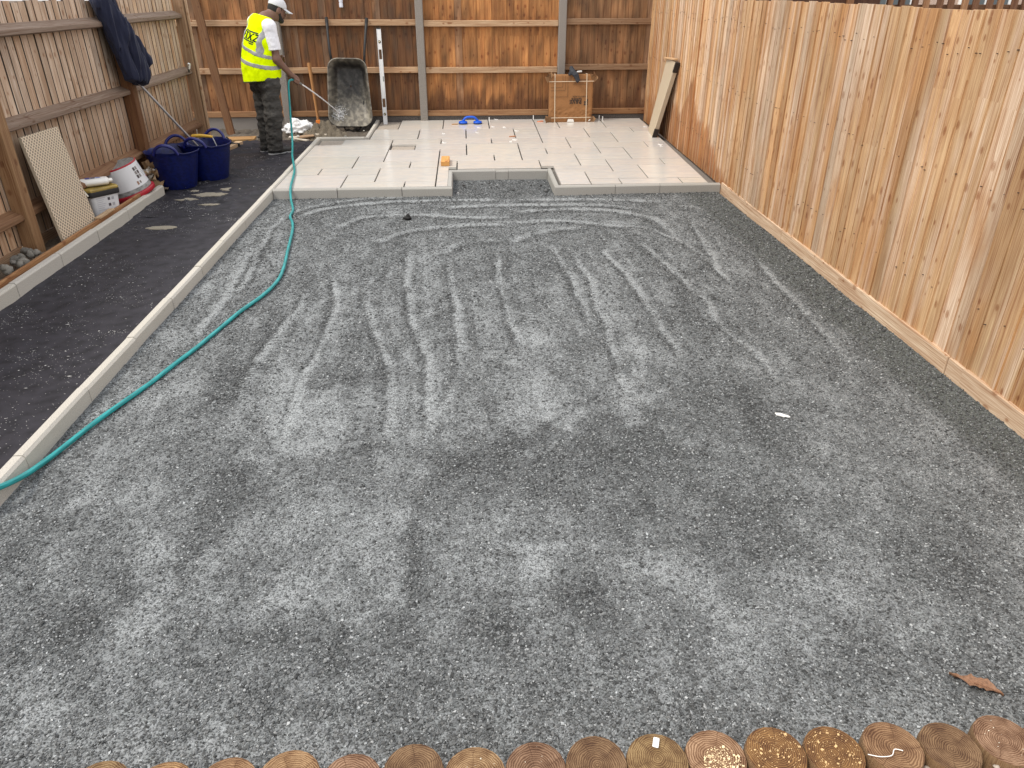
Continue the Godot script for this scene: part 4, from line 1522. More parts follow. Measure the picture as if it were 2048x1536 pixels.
# ---------------------------------------------------------------- things along the left side
func make_tub(label: String, at: Vector3, turn: float) -> void:
	var t := thing("rubber_tub", label, "tub", at, turn, "blue tubs on the membrane")
	var rub := mat(0.003, 0.009, 0.098, 0.42, {"tex": tex.blotch, "scale": Vector3(3, 4, 1), "spec": 0.45})
	var H := 0.345
	var R0 := 0.172
	var R1 := 0.250
	# wall: outside up, over the rim, inside down; rim dips and rises into the two handles
	var rows := []
	var sides := 72
	var handle := func(a: float) -> float:
		var q := minf(absf(angle_difference(a, PI / 2)), absf(angle_difference(a, -PI / 2)))
		return smoothstep(0.62, 0.40, q)
	var wob := fnl(1.2, int(at.x * 100), 2)
	var prof := [[0.0, -0.008], [0.0, 0.0], [0.12, 0.0], [0.3, 0.0], [0.5, 0.0], [0.7, 0.0], [0.88, 0.0], [0.955, 0.004], [0.97, 0.011], [1.0, 0.012], [1.003, 0.004], [0.99, -0.003], [0.9, -0.006], [0.6, -0.006], [0.3, -0.006], [0.06, -0.006], [0.04, -0.02]]
	var pts := PackedVector3Array()
	var uvs := PackedVector2Array()
	for p in prof:
		for s in sides + 1:
			var a := -TAU * s / sides
			var hh: float = handle.call(a)
			var y: float = p[0] * H
			var r: float = lerpf(R0, R1, clampf(p[0], 0, 1)) + p[1]
			r *= 1.0 + 0.035 * p[0] * wob.get_noise_2d(cos(a) * 1.2, sin(a) * 1.2) - 0.03 * p[0] * cos(2.0 * a)
			y += hh * 0.016 * maxf(0.0, p[0] - 0.6) / 0.4
			pts.append(Vector3(cos(a) * r, y, sin(a) * r))
			uvs.append(Vector2(float(s) / sides * 1.4, y))
	var m := M.new()
	m.grid(pts, sides + 1, uvs, true)
	put(m, "tub_wall", rub, t)
	var b := M.new()
	b.lathe(PackedVector2Array([Vector2(R0 - 0.012, 0.012), Vector2(0.08, 0.014), Vector2(0.0, 0.014)]), 40)
	put(b, "tub_floor", rub, t)
	for s in [-1, 1]:
		var hm := M.new()
		var arc := []
		for i in 11:
			var u := i / 10.0
			var a: float = (u - 0.5) * 0.86
			var up := sin(u * PI)
			var rr := R1 + 0.010 + 0.012 * up
			arc.append(Vector3(sin(a) * rr, H - 0.004 + 0.092 * pow(up, 0.62), s * cos(a) * rr))
		hm.tube(curve(arc, 4), 0.0175, 10, true, 0.8)
		put(hm, "handle", mat(0.008, 0.012, 0.12, 0.42), t)

func build_left_things() -> void:
	make_tub("scuffed dark blue rubber tub next to the white bucket", Vector3(-2.835, 0.004, -7.50), 0.12)
	make_tub("mortar-streaked blue rubber tub beside the light plank", Vector3(-2.625, 0.004, -7.86), -0.1)

	# upside-down round bucket standing on its red lid, tipped over a little
	var bt := thing("round_bucket", "white round bucket with grey base and red lid standing upside down", "bucket", Vector3(-3.03, 0.085, -6.91))
	bt.rotation = Vector3(0.06, 0.3, 0.28)
	bt.scale = Vector3(0.97, 0.82, 0.97)
	var white := mat(0.66, 0.66, 0.67, 0.4)
	var red := mat(0.36, 0.012, 0.025, 0.4)
	var gr := mat(0.34, 0.34, 0.33, 0.6, {"tex": tex.blotch, "scale": Vector3(3, 3, 1)})
	var m := M.new()
	m.lathe(PackedVector2Array([Vector2(0.0, -0.020), Vector2(0.196, -0.020), Vector2(0.206, -0.012), Vector2(0.208, 0.020), Vector2(0.200, 0.030), Vector2(0.184, 0.032)]), 48)
	put(m, "lid", red, bt)
	m = M.new()
	m.lathe(PackedVector2Array([Vector2(0.184, 0.030), Vector2(0.188, 0.036), Vector2(0.183, 0.075), Vector2(0.181, 0.078)]), 48)
	put(m, "collar", gr, bt)
	m = M.new()
	m.lathe(PackedVector2Array([Vector2(0.181, 0.078), Vector2(0.176, 0.15), Vector2(0.170, 0.25), Vector2(0.1655, 0.315)]), 48)
	put(m, "wall", white, bt)
	m = M.new()
	m.lathe(PackedVector2Array([Vector2(0.166, 0.312), Vector2(0.1675, 0.318), Vector2(0.1655, 0.326), Vector2(0.159, 0.328)]), 48)
	put(m, "red_ring", red, bt)
	m = M.new()
	m.lathe(PackedVector2Array([Vector2(0.159, 0.328), Vector2(0.156, 0.322), Vector2(0.08, 0.320), Vector2(0.0, 0.320)]), 48)
	put(m, "base", gr, bt)
	# printed label: picture squares and lines of small print, bent round the wall
	var black := mat(0.035, 0.03, 0.03, 0.5)
	var wrap := func(ang: float, y: float, lift: float) -> Vector3:
		var r := lerpf(0.181, 0.1655, (y - 0.078) / 0.237) + lift
		return Vector3(cos(ang) * r, y, sin(ang) * r)
	var label := M.new()
	var mark := func(a0: float, a1: float, y0: float, y1: float) -> void:
		var pts := PackedVector3Array()
		for r in 2:
			for q in 5:
				pts.append(wrap.call(lerpf(a0, a1, q / 4.0), lerpf(y0, y1, float(r)), 0.0012))
		label.grid(pts, 5)
	var a_mid := 0.62
	for r in 3:
		for q in 2:
			label.tint = Color(0.06, 0.05, 0.05) if (r + q) % 2 == 0 else Color(0.22, 0.20, 0.19)
			mark.call(a_mid + 0.16 - q * 0.17, a_mid + 0.03 - q * 0.17, 0.155 + r * 0.042, 0.190 + r * 0.042)
	label.tint = Color(0.36, 0.36, 0.38)
	for r in 9:
		mark.call(a_mid - 0.26, a_mid - 0.62 + 0.1 * sin(r * 2.0), 0.15 + r * 0.015, 0.1535 + r * 0.015)
	label.tint = Color(0.28, 0.16, 0.10)
	mark.call(a_mid + 0.34, a_mid + 0.24, 0.098, 0.135)
	label.tint = Color(0.12, 0.09, 0.07)
	mark.call(a_mid + 0.17, a_mid + 0.09, 0.103, 0.130)
	label.tint = Color(0.50, 0.18, 0.24)
	mark.call(a_mid - 0.55, a_mid - 0.66, 0.115, 0.140)
	put(label, "printed_label", mat(1, 1, 1, 0.45), bt).set_meta("kind", "stuff")

	# square bucket with a yellow lid
	var sq := thing("square_bucket", "white square bucket with printed label and yellow lid beside the leaning slab", "bucket", Vector3(-3.075, 0.05, -6.33), 0.95)
	sq.scale = Vector3.ONE * 1.14
	m = M.new()
	m.tint = Color(1, 1, 1)
	var ringp := func(w: float, y: float, rad: float) -> Array:
		var out := []
		for c in 4:
			for s in 5:
				var a := PI / 2 * c + PI / 2 * s / 4.0
				var cx: float = (w - rad) * [1, -1, -1, 1][c]
				var cz: float = (w - rad) * [1, 1, -1, -1][c]
				out.append(Vector3(cx + cos(a) * rad, y, cz + sin(a) * rad))
		out.reverse()
		out.append(out[0])
		return out
	var stack := func(mm: M, prof: Array) -> void:
		var pts := PackedVector3Array()
		var uvs := PackedVector2Array()
		for p in prof:
			var i := 0
			for q in ringp.call(p[0], p[1], p[2]):
				pts.append(q)
				uvs.append(Vector2(i / 20.0, p[1] * 3.0))
				i += 1
		mm.grid(pts, 21, uvs, true)
	stack.call(m, [[0.004, 0.0, 0.002], [0.096, 0.0, 0.03], [0.100, 0.006, 0.03], [0.110, 0.150, 0.03], [0.111, 0.158, 0.03]])
	put(m, "wall", white, sq)
	m = M.new()
	stack.call(m, [[0.108, 0.150, 0.03], [0.119, 0.150, 0.032], [0.121, 0.156, 0.032], [0.121, 0.184, 0.032], [0.117, 0.188, 0.03]])
	put(m, "collar", mat(0.018, 0.017, 0.018, 0.5), sq)
	m = M.new()
	stack.call(m, [[0.116, 0.186, 0.03], [0.119, 0.188, 0.03], [0.119, 0.200, 0.03], [0.114, 0.206, 0.028], [0.102, 0.206, 0.024], [0.098, 0.200, 0.022], [0.004, 0.200, 0.002]])
	put(m, "lid", mat(0.52, 0.36, 0.085, 0.45, {"tex": tex.blotch, "scale": Vector3(2, 2, 1)}), sq)
	var hm := M.new()
	var arc := []
	for i in 9:
		var u := i / 8.0
		arc.append(Vector3(-0.125 - 0.02 * sin(u * PI), 0.165 + 0.105 * sin(u * PI) * 0.9, lerpf(-0.11, 0.11, u)))
	hm.tube(curve(arc, 4), 0.008, 8)
	put(hm, "handle", mat(0.72, 0.66, 0.56, 0.5), sq)
	var lab := M.new()
	var rect := func(face: int, u0: float, u1: float, y0: float, y1: float, col: Color) -> void:
		lab.tint = col
		var w := func(u: float, y: float) -> Vector3:
			var r := lerpf(0.100, 0.110, y / 0.15) + 0.0012
			return Vector3(u, y, r) if face == 0 else Vector3(r, y, -u)
		lab.quad(w.call(u0, y0), w.call(u1, y0), w.call(u1, y1), w.call(u0, y1))
	for r in 7:
		rect.call(0, -0.072, -0.005 - 0.01 * (r % 3), 0.135 - r * 0.014, 0.138 - r * 0.014, Color(0.42, 0.42, 0.46))
	for r in 3:
		for q in 2:
			rect.call(0, 0.012 + q * 0.03, 0.030 + q * 0.03, 0.112 - r * 0.042, 0.132 - r * 0.042, Color(0.08, 0.07, 0.08) if q == 0 else Color(0.38, 0.38, 0.40))
	rect.call(1, 0.005, 0.072, 0.098, 0.140, Color(0.60, 0.13, 0.07))
	for q in 4:
		rect.call(1, 0.010 + q * 0.016, 0.021 + q * 0.016, 0.058, 0.090 - 0.008 * (q % 2), Color(0.10, 0.07, 0.07) if q % 2 == 0 else Color(0.32, 0.12, 0.08))
	rect.call(1, 0.014, 0.052, 0.112, 0.118, Color(0.80, 0.72, 0.66))
	put(lab, "printed_label", mat(1, 1, 1, 0.45), sq).set_meta("kind", "stuff")
	# flat bottle lying on the yellow lid
	var bo := thing("plastic_bottle", "white flat plastic bottle with blue print lying on the yellow lid", "bottle", Vector3(-3.07, 0.285, -6.33), 0.60)
	bo.scale = Vector3.ONE * 1.1
	m = M.new()
	var pts := PackedVector3Array()
	for p in [[-0.098, 0.008], [-0.096, 0.028], [-0.088, 0.034], [0.0, 0.035], [0.075, 0.034], [0.092, 0.028], [0.102, 0.015], [0.106, 0.0138], [0.125, 0.0138], [0.126, 0.002]]:
		for s in 17:
			var a := -TAU * s / 16
			pts.append(Vector3(p[0], 0.037 + 0.0 + sin(a) * minf(p[1], 0.030), cos(a) * p[1] * 1.55))
	m.grid(pts, 17, PackedVector2Array(), true, true)
	for q in m.v.size():
		m.v[q].y = maxf(m.v[q].y - 0.0305 + 0.0, -0.0455) + 0.02
	put(m, "bottle_body", mat(0.74, 0.72, 0.68, 0.4), bo)
	m = M.new()
	for q in 3:
		m.tint = [Color(0.03, 0.05, 0.30), Color(0.10, 0.11, 0.20), Color(0.22, 0.28, 0.55)][q]
		m.quad(Vector3(-0.055 + q * 0.036, 0.0573, 0.022), Vector3(-0.024 + q * 0.036, 0.0573, 0.022), Vector3(-0.024 + q * 0.036, 0.0573, -0.020 + 0.012 * q), Vector3(-0.055 + q * 0.036, 0.0573, -0.020))
	put(m, "printed_label", mat(1, 1, 1, 0.45), bo).set_meta("kind", "stuff")

	# big porcelain slab leaning on the fence, embossed back outwards
	slab("leaning_slab", "large buff porcelain slab leaning on the weathered fence, embossed back outwards", [Vector3(-2.945, 0.055, -5.415), Vector3(-2.945, 0.045, -5.965), Vector3(-3.085, 0.800, -6.03), Vector3(-3.085, 0.808, -5.505)], 0.020, Color(0.72, 0.58, 0.42), Vector3(1.75, 6, 1))

	# navy work jacket hung over the fence top and post
	var jk := thing("work_jacket", "dark navy work jacket hanging from the weathered fence", "jacket", Vector3(-3.06, 1.0, -7.4))
	var F := Field.new()
	F.k = 0.035
	var J := jk.position
	F.bones = [
		[Vector3(-3.10, 1.68, -7.30) - J, Vector3(-3.03, 1.36, -7.42) - J, 0.075, 0.10],
		[Vector3(-3.03, 1.36, -7.42) - J, Vector3(-3.01, 1.04, -7.56) - J, 0.10, 0.115],
		[Vector3(-3.08, 1.66, -7.42) - J, Vector3(-3.0, 1.12, -7.70) - J, 0.055, 0.065],
		[Vector3(-3.08, 1.62, -7.25) - J, Vector3(-3.0, 1.02, -7.38) - J, 0.050, 0.058],
		[Vector3(-2.99, 1.45, -7.40) - J, Vector3(-2.96, 1.0, -7.47) - J, 0.030, 0.036],
		[Vector3(-3.10, 1.66, -7.3) - J, Vector3(-3.20, 1.72, -7.3) - J, 0.07, 0.05]]
	F.wrinkle = fnl(1.0, 130, 3)
	F.wr = 0.036
	F.wscale = Vector3(9, 1.8, 13)
	var hn := fnl(9.0, 131, 2)
	F.cuts = [[Vector3(-3.0, 0.955, -7.42) - J, Vector3(0.0, -0.93, 0.37).normalized()], [Vector3(-3.165, 1.3, -7.5) - J, Vector3(-1, 0, 0)]]
	m = M.new()
	F.net(m, Vector3(-0.16, -0.16, -0.45), Vector3(0.20, 0.78, 0.34), 0.012)
	put(m, "jacket_body", mat(0.008, 0.011, 0.036, 0.9, {"tex": tex.cloth, "scale": Vector3(6, 6, 1), "bump": tex.cloth, "deep": 0.1, "rim": 0.25}), jk)
	m = M.new()
	var sp := PackedVector3Array()
	for i in 9:
		sp.append(Vector3(-2.952 + 0.006 * sin(i * 2.0), 1.50 - i * 0.062, -7.42 - i * 0.010 + 0.008 * sin(i * 1.7)) - J)
	m.tube(sp, 0.005, 6)
	put(m, "piping", mat(0.05, 0.055, 0.085, 0.6), jk)

	# metal pole from the tub up to the jacket
	m = M.new()
	m.tube(PackedVector3Array([Vector3(-3.02, 0.95, -7.54), Vector3(-2.66, 0.215, -7.93)]), 0.0115, 10)
	piece(m, "metal_pole", mat(0.42, 0.42, 0.44, 0.35, {"metal": 0.7}), "thin grey metal pole slanting from the blue tub up to the jacket", "pole")
	# yellow and red tool grips standing in the far tub
	var tl := thing("trowel", "hand tool with yellow grip and red collar sticking out of the blue tub", "tool", Vector3(-2.66, 0.36, -7.95))
	m = M.new()
	m.tube(curve([Vector3(-0.125, 0.035, -0.03), Vector3(-0.06, 0.038, -0.04), Vector3(0.02, 0.030, -0.05), Vector3(0.075, 0.020, -0.06)], 5), [0.013, 0.0145, 0.016, 0.016, 0.016, 0.0165, 0.0165, 0.016, 0.016, 0.0155, 0.015, 0.0145, 0.014, 0.013, 0.012, 0.011], 10)
	put(m, "grip", mat(0.62, 0.36, 0.03, 0.45), tl)
	m = M.new()
	m.box(Vector3(-0.135, 0.012, -0.012), Vector3(0.06, 0.03, 0.03), 0.006)
	put(m, "collar", mat(0.42, 0.03, 0.03, 0.5), tl)
	m = M.new()
	m.tube(PackedVector3Array([Vector3(0.07, 0.02, -0.06), Vector3(0.10, -0.06, -0.05), Vector3(0.10, -0.30, -0.02)]), 0.006, 8)
	put(m, "shank", mat(0.45, 0.45, 0.45, 0.4, {"metal": 0.8}), tl)

	# small clamp on the corner of the rail
	var cl := thing("fence_clip", "small shiny metal clip on the fence rail by the corner post", "clip", Vector3(-3.06, 0.955, -9.12))
	m = M.new()
	m.box(Vector3.ZERO, Vector3(0.04, 0.075, 0.05), 0.012, Basis(Vector3.FORWARD, 0.3))
	put(m, "clip_body", mat(0.55, 0.54, 0.52, 0.25, {"metal": 0.9}), cl)
	m = M.new()
	m.tube(curve([Vector3(-0.01, 0.0, -0.02), Vector3(-0.01, -0.06, 0.0), Vector3(-0.01, 0.0, 0.02)], 5), 0.008, 8)
	put(m, "clip_loop", mat(0.05, 0.045, 0.04, 0.5), cl)

	# plank and rags beside the far tub
	m = M.new()
	m.tint = Color(0.72, 0.58, 0.40)
	m.uo = Vector2(0.2, 0.4)
	m.box(Vector3.ZERO, Vector3(0.085, 0.04, 0.95), 0.003, Basis.IDENTITY, 2)
	var pl := piece(m, "light_plank", mats.wood, "pale sawn plank lying beside the blue tub", "plank", "", Vector3(-2.86, 0.026, -9.22))
	pl.rotation.y = -0.10
	m = M.new()
	m.tint = Color(0.46, 0.30, 0.13)
	m.box(Vector3.ZERO, Vector3(0.55, 0.03, 0.22), 0.003, Basis.IDENTITY, 0)
	pl = piece(m, "brown_board", mats.wood, "brown board lying on the earth behind the pale plank", "board", "", Vector3(-2.98, 0.012, -10.02))
	pl.rotation.y = 0.12
	rag("black_rag", "crumpled black cloth lying behind the blue tub", Vector3(-2.96, 0.02, -9.52), Vector3(0.14, 0.075, 0.10), Color(0.012, 0.012, 0.013), 3)
	rag("black_rag", "small black scrap lying on the earth behind the worker's leg", Vector3(-2.62, 0.0, -10.18), Vector3(0.075, 0.06, 0.045), Color(0.014, 0.013, 0.013), 5)
	# broken stones behind the timber strip
	var sm := mat(1, 1, 1, 0.9, {"tex": tex.pits, "scale": Vector3(3, 3, 1)})
	for i in 13:
		m = M.new()
		var t := rng.randf_range(0.14, 0.30)
		m.tint = Color(t, t * 0.91, t * 0.78)
		var s := rng.randf_range(0.018, 0.042)
		pebble(m, s, 40 + i, 0.75)
		var o := piece(m, "rubble_stone", sm, "rough grey-brown stone in the pile at the foot of the weathered fence", "stone", "stones at the fence foot", Vector3(-3.06 + rng.randf_range(-0.05, 0.06), 0.075 + rng.randf_range(0, 0.03), -4.78 - i * 0.035 + rng.randf_range(-0.03, 0.03)))
		o.rotation = Vector3(rng.randf() * 3, rng.randf() * 3, 0)
	# scraps of torn brown wrapping behind the white bucket
	for i in 7:
		m = M.new()
		m.tint = [Color(0.30, 0.19, 0.10), Color(0.40, 0.28, 0.17), Color(0.62, 0.56, 0.48)][i % 3]
		var sc := PackedVector3Array()
		var cn := fnl(3.0, 150 + i, 2)
		var w := rng.randf_range(0.07, 0.14)
		for r in 6:
			for q in 8:
				var u := q / 7.0 - 0.5
				var v := r / 5.0 - 0.5
				sc.append(Vector3(u * w * 1.6, 0.05 * cn.get_noise_2d(u * 1.2, v * 1.2) + 0.03 * u * u * 4.0, -v * w))
		m.grid(sc, 8)
		var o := piece(m, "torn_wrapping", mat(1, 1, 1, 0.85), "torn scrap of brown wrapping behind the white round bucket", "wrapping", "torn wrapping by the fence", Vector3(-3.00 + rng.randf_range(-0.06, 0.05), 0.085 + 0.022 * i, -7.22 - rng.randf_range(0.0, 0.16)))
		o.rotation = Vector3(rng.randf_range(-0.5, 0.5), rng.randf() * TAU, rng.randf_range(-0.5, 0.5))
	m = M.new()
	m.tint = Color(0.66, 0.54, 0.38)
	m.box(Vector3.ZERO, Vector3(0.05, 0.014, 0.26), 0.002, Basis.IDENTITY, 2)
	var ss := piece(m, "wood_splinter", mats.wood, "pale splinter of wood on top of the timber strip", "splinter", "", Vector3(-2.915, 0.124, -6.05))
	ss.rotation = Vector3(0.02, -0.02, 0.1)

func rag(called: String, label: String, at: Vector3, size: Vector3, col: Color, sd: int, rough := 0.85) -> Node3D:
	# crumpled cloth or bag: a heap with sharp folds
	var nz := fnl(1.0, 900 + sd, 3)
	var m := M.new()
	m.tint = Color(1, 1, 1)
	var pts := PackedVector3Array()
	var cols := 41
	for r in 17:
		var b := -0.15 + (PI / 2 + 0.15) * r / 16.0
		for q in cols:
			var a := -TAU * q / (cols - 1)
			var d := Vector3(cos(b) * cos(a), sin(b), cos(b) * sin(a))
			var f := 1.0 + 0.9 * (absf(nz.get_noise_3d(d.x * 1.1, d.y * 1.1, d.z * 1.1)) - 0.2) + 0.06 * nz.get_noise_3d(d.x * 4.0 + 5.0, d.y * 4.0, d.z * 4.0)
			pts.append(Vector3(d.x * size.x, maxf(d.y, -0.12) * size.y, d.z * size.z) * f)
	m.grid(pts, cols, PackedVector2Array(), true)
	return piece(m, called, mat(col.r, col.g, col.b, rough), label, "cloth" if col.r < 0.1 else "bag", "", at)

func slab(called: String, label: String, corners: Array, thick: float, tone: Color, sc: Vector3) -> Node3D:
	# porcelain slab through four front corners: bottom a-b, top c-d (d above a)
	var a: Vector3 = corners[0]
	var t := thing(called, label, "slab", a)
	var b: Vector3 = corners[1] - a
	var c: Vector3 = corners[2] - a
	var d: Vector3 = corners[3] - a
	var n := b.cross(d).normalized()
	var face := M.new()
	face.tint = tone
	face.quad(Vector3.ZERO, b, c, d, Vector2(0, 0), Vector2(1, 0), Vector2(1, 1), Vector2(0, 1))
	put(face, "embossed_back", mat(1, 1, 1, 0.5, {"tex": tex.tileback, "bump": tex.tileback, "deep": 0.5, "scale": sc, "spec": 0.6}), t)
	var body := M.new()
	body.tint = tone * 0.55
	var k := -n * thick
	var g := -n * 0.0005
	body.quad(g, k, k + b, g + b)
	body.quad(g + b, k + b, k + c, g + c)
	body.quad(g + c, k + c, k + d, g + d)
	body.quad(g + d, k + d, k, g)
	body.quad(k + b, k, k + d, k + c)
	put(body, "slab_body", mat(1, 1, 1, 0.7), t)
	return t

# ---------------------------------------------------------------- things along the back fence
func build_back_things() -> void:
	# wheelbarrow stood on its nose, tray towards the garden
	var wb := thing("wheelbarrow", "old steel wheelbarrow stood on its nose against the back fence, tray caked in cement", "wheelbarrow", Vector3(-1.545, 0.0, -10.57))
	var up := Vector3(0.012, 0.985, -0.125).normalized()
	var rt := Vector3(1, -0.02, 0).normalized()
	var outn := rt.cross(up).normalized()
	var ring := func(w0: float, w1: float, y0: float, y1: float, rad: float, deep: float, bulge: float) -> PackedVector3Array:
		# rounded rectangle, width w0 at the bottom and w1 at the top
		var out := PackedVector3Array()
		for c in 4:
			for s in 7:
				var a := PI / 2 * c + PI / 2 * s / 6.0
				var top := c < 2
				var w := (w1 if top else w0) * 0.5
				var cx: float = (w - rad) * [1, -1, -1, 1][c]
				var cy: float = (y1 - rad) if top else (y0 + rad)
				out.append(rt * (cx + cos(a) * rad) + up * (cy + sin(a) * rad) - outn * deep)
		out.append(out[0])
		return out
	var pts := PackedVector3Array()
	var specs := [
		[0.560, 0.490, 0.082, 0.905, 0.125, 0.012, 0], [0.590, 0.520, 0.068, 0.920, 0.135, 0.010, 0], [0.594, 0.524, 0.066, 0.922, 0.136, 0.0, 0], [0.580, 0.510, 0.072, 0.914, 0.130, -0.006, 0], [0.568, 0.498, 0.078, 0.908, 0.126, 0.0, 0],
		[0.548, 0.478, 0.100, 0.892, 0.115, 0.03, 0], [0.500, 0.430, 0.170, 0.865, 0.095, 0.10, 0], [0.440, 0.375, 0.255, 0.835, 0.075, 0.175, 0], [0.395, 0.345, 0.330, 0.815, 0.060, 0.215, 0], [0.360, 0.315, 0.365, 0.790, 0.055, 0.222, 0], [0.2, 0.18, 0.48, 0.68, 0.05, 0.225, 0], [0.02, 0.02, 0.57, 0.59, 0.009, 0.225, 0]]
	var uvs := PackedVector2Array()
	for s in specs:
		var rg: PackedVector3Array = ring.call(s[0], s[1], s[2], s[3], s[4], s[5], s[6])
		for q in rg:
			pts.append(q)
			uvs.append(Vector2(q.x + 0.3, q.y) * 1.6)
	var dn := fnl(4.0, 160, 2)
	for i in pts.size():
		pts[i] += outn * 0.006 * dn.get_noise_3d(pts[i].x * 2.0, pts[i].y * 2.0, 0)
	var m := M.new()
	m.grid(pts, 29, uvs, true)
	# dried cement: dark bare steel up on the floor, pale slurry over the nose and the rim
	var cn := fnl(5.0, 165, 4)
	for i in m.v.size():
		var q := m.v[i]
		var n := cn.get_noise_2d(q.x * 1.5, q.y * 1.5)
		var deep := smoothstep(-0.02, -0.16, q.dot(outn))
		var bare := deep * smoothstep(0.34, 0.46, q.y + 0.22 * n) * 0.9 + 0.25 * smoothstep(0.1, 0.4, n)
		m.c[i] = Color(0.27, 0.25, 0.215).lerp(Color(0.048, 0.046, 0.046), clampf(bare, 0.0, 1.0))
	put(m, "tray", mat(1, 1, 1, 0.5, {"tex": tex.residue, "bump": tex.residue, "deep": 0.35}), wb)
	# back of the tray
	pts = PackedVector3Array()
	for s in specs.slice(5):
		for q in ring.call(s[0] + 0.006, s[1] + 0.006, s[2] - 0.003, s[3] + 0.003, s[4], s[5] + 0.004, 0):
			pts.append(q)
	m = M.new()
	m.grid(pts, 29, PackedVector2Array(), true, true)
	put(m, "tray_back", mat(0.06, 0.06, 0.06, 0.6), wb)
	var iron := mat(0.016, 0.015, 0.015, 0.5, {"tex": tex.blotch, "scale": Vector3(3, 3, 1)})
	for s in [-1, 1]:
		m = M.new()
		var p0: Vector3 = rt * (s * 0.13) + up * 0.12 - outn * 0.20
		var p1: Vector3 = rt * (s * 0.19) + up * 0.60 - outn * 0.245
		var p2: Vector3 = rt * (s * 0.225) + up * 0.98 - outn * 0.10
		var p3 := Vector3(-0.240, 1.375, -0.385) if s < 0 else Vector3(0.285, 1.365, -0.385)
		m.tube(curve([p0, p1, p2, p3], 8), 0.0165, 10)
		var hnd := put(m, "handle", iron, wb)
		m = M.new()
		m.tube(PackedVector3Array([p2.lerp(p3, 0.70), p3 + (p3 - p2).normalized() * 0.01]), 0.0205, 10)
		put(m, "grip", mat(0.010, 0.010, 0.011, 0.7), hnd)
		m = M.new()
		m.tube(curve([rt * (s * 0.15) + up * 0.50 - outn * 0.24, rt * (s * 0.18) + up * 0.42 - outn * 0.34, rt * (s * 0.17) + up * 0.75 - outn * 0.33, rt * (s * 0.17) + up * 0.80 - outn * 0.24], 6), 0.012, 8)
		put(m, "leg", iron, wb)
		m = M.new()
		m.tube(curve([rt * (s * 0.13) + up * 0.12 - outn * 0.20, rt * (s * 0.10) + up * 0.03 - outn * 0.10, rt * (s * 0.055) + up * 0.02 - outn * 0.045], 6), 0.011, 8)
		put(m, "fork", iron, wb)
	# wheel under the nose
	var wc := Vector3(0.01, 0.118, -0.335)
	m = M.new()
	var rr := PackedVector3Array()
	for i in 33:
		var a := TAU * i / 32
		rr.append(wc + Vector3(0, sin(a) * 0.092, cos(a) * 0.092))
	m.tube(rr, 0.026, 12, false)
	var wh := put(m, "wheel", mat(0.012, 0.012, 0.012, 0.8), wb)
	m = M.new()
	m.tube(PackedVector3Array([wc + Vector3(-0.02, 0, 0), wc + Vector3(0.02, 0, 0)]), 0.070, 20)
	put(m, "rim", mat(0.10, 0.015, 0.015, 0.6), wh)
	m = M.new()
	m.tube(PackedVector3Array([wc + Vector3(-0.085, 0, 0), wc + Vector3(0.085, 0, 0)]), 0.010, 8)
	put(m, "axle", iron, wh)

	# spirit level leaning on the fence
	var lv := thing("spirit_level", "long white spirit level with round vials leaning on the back fence", "level", Vector3(-1.10, 0.045, -10.80))
	lv.rotation = Vector3(-0.130, 0.0, 0.010)
	var wl := mat(0.66, 0.66, 0.66, 0.4)
	m = M.new()
	# box section left open round the cut-outs
	var L := 1.215
	for q in [[-0.024, 0.0105], [0.024, 0.0105]]:
		m.box(Vector3(q[0], L / 2, 0), Vector3(0.0085, L, 0.024), 0.001)
	var spans := [[0.0, 0.235], [0.345, 0.84], [0.96, L]]
	for s in spans:
		m.box(Vector3(0, (s[0] + s[1]) / 2, 0), Vector3(0.042, s[1] - s[0], 0.018), 0.001)
	put(m, "beam", wl, lv)
	for y in [0.145, 1.055]:
		m = M.new()
		m.tube(PackedVector3Array([Vector3(0, y, 0.0085), Vector3(0, y, 0.0125)]), 0.0185, 20)
		var rim := put(m, "vial_ring", mat(0.04, 0.035, 0.03, 0.5), lv)
		m = M.new()
		m.tube(PackedVector3Array([Vector3(-0.010, y - 0.008, 0.0140), Vector3(0.010, y + 0.008, 0.0140)]), 0.0065, 10)
		put(m, "vial", mat(0.50, 0.45, 0.30, 0.15), rim)
	m = M.new()
	m.box(Vector3(0.017, 0.595, 0.0102), Vector3(0.016, 0.065, 0.006), 0.002)
	put(m, "centre_vial", mat(0.22, 0.24, 0.22, 0.2), lv)
	for y in [0.0, L]:
		m = M.new()
		m.box(Vector3(0, y, 0), Vector3(0.058, 0.014, 0.027), 0.003)
		put(m, "end_cap", mat(0.03, 0.03, 0.03, 0.6), lv)

	# sledge hammer handle, head down in the earth
	var hd := thing("sledgehammer", "tapered wooden tool handle with an orange end leaning by the wheelbarrow", "tool", Vector3(-1.995, 0.03, -10.70))
	hd.rotation = Vector3(-0.20, 0, 0.085)
	m = M.new()
	m.tint = Color(0.52, 0.28, 0.11)
	m.tube(PackedVector3Array([Vector3(0, 0.05, 0), Vector3(0, 0.30, 0), Vector3(0, 0.62, 0), Vector3(0, 0.80, 0), Vector3(0, 0.83, 0)]), [0.026, 0.026, 0.028, 0.036, 0.033], 10, true, 0.7)
	put(m, "handle", mats.wood, hd)
	m = M.new()
	m.box(Vector3(0, 0.055, 0), Vector3(0.064, 0.105, 0.055), 0.010)
	put(m, "orange_end", mat(0.60, 0.16, 0.012, 0.45), hd)
	m = M.new()
	m.box(Vector3(0, -0.035, 0), Vector3(0.05, 0.07, 0.12), 0.008)
	put(m, "head", mat(0.03, 0.025, 0.022, 0.7), hd)

	# crumpled white sack
	var bag := rag("white_sack", "crumpled white plastic sack lying on the earth", Vector3(-2.20, 0.05, -10.45), Vector3(0.20, 0.125, 0.11), Color(0.72, 0.72, 0.73), 11, 0.5)
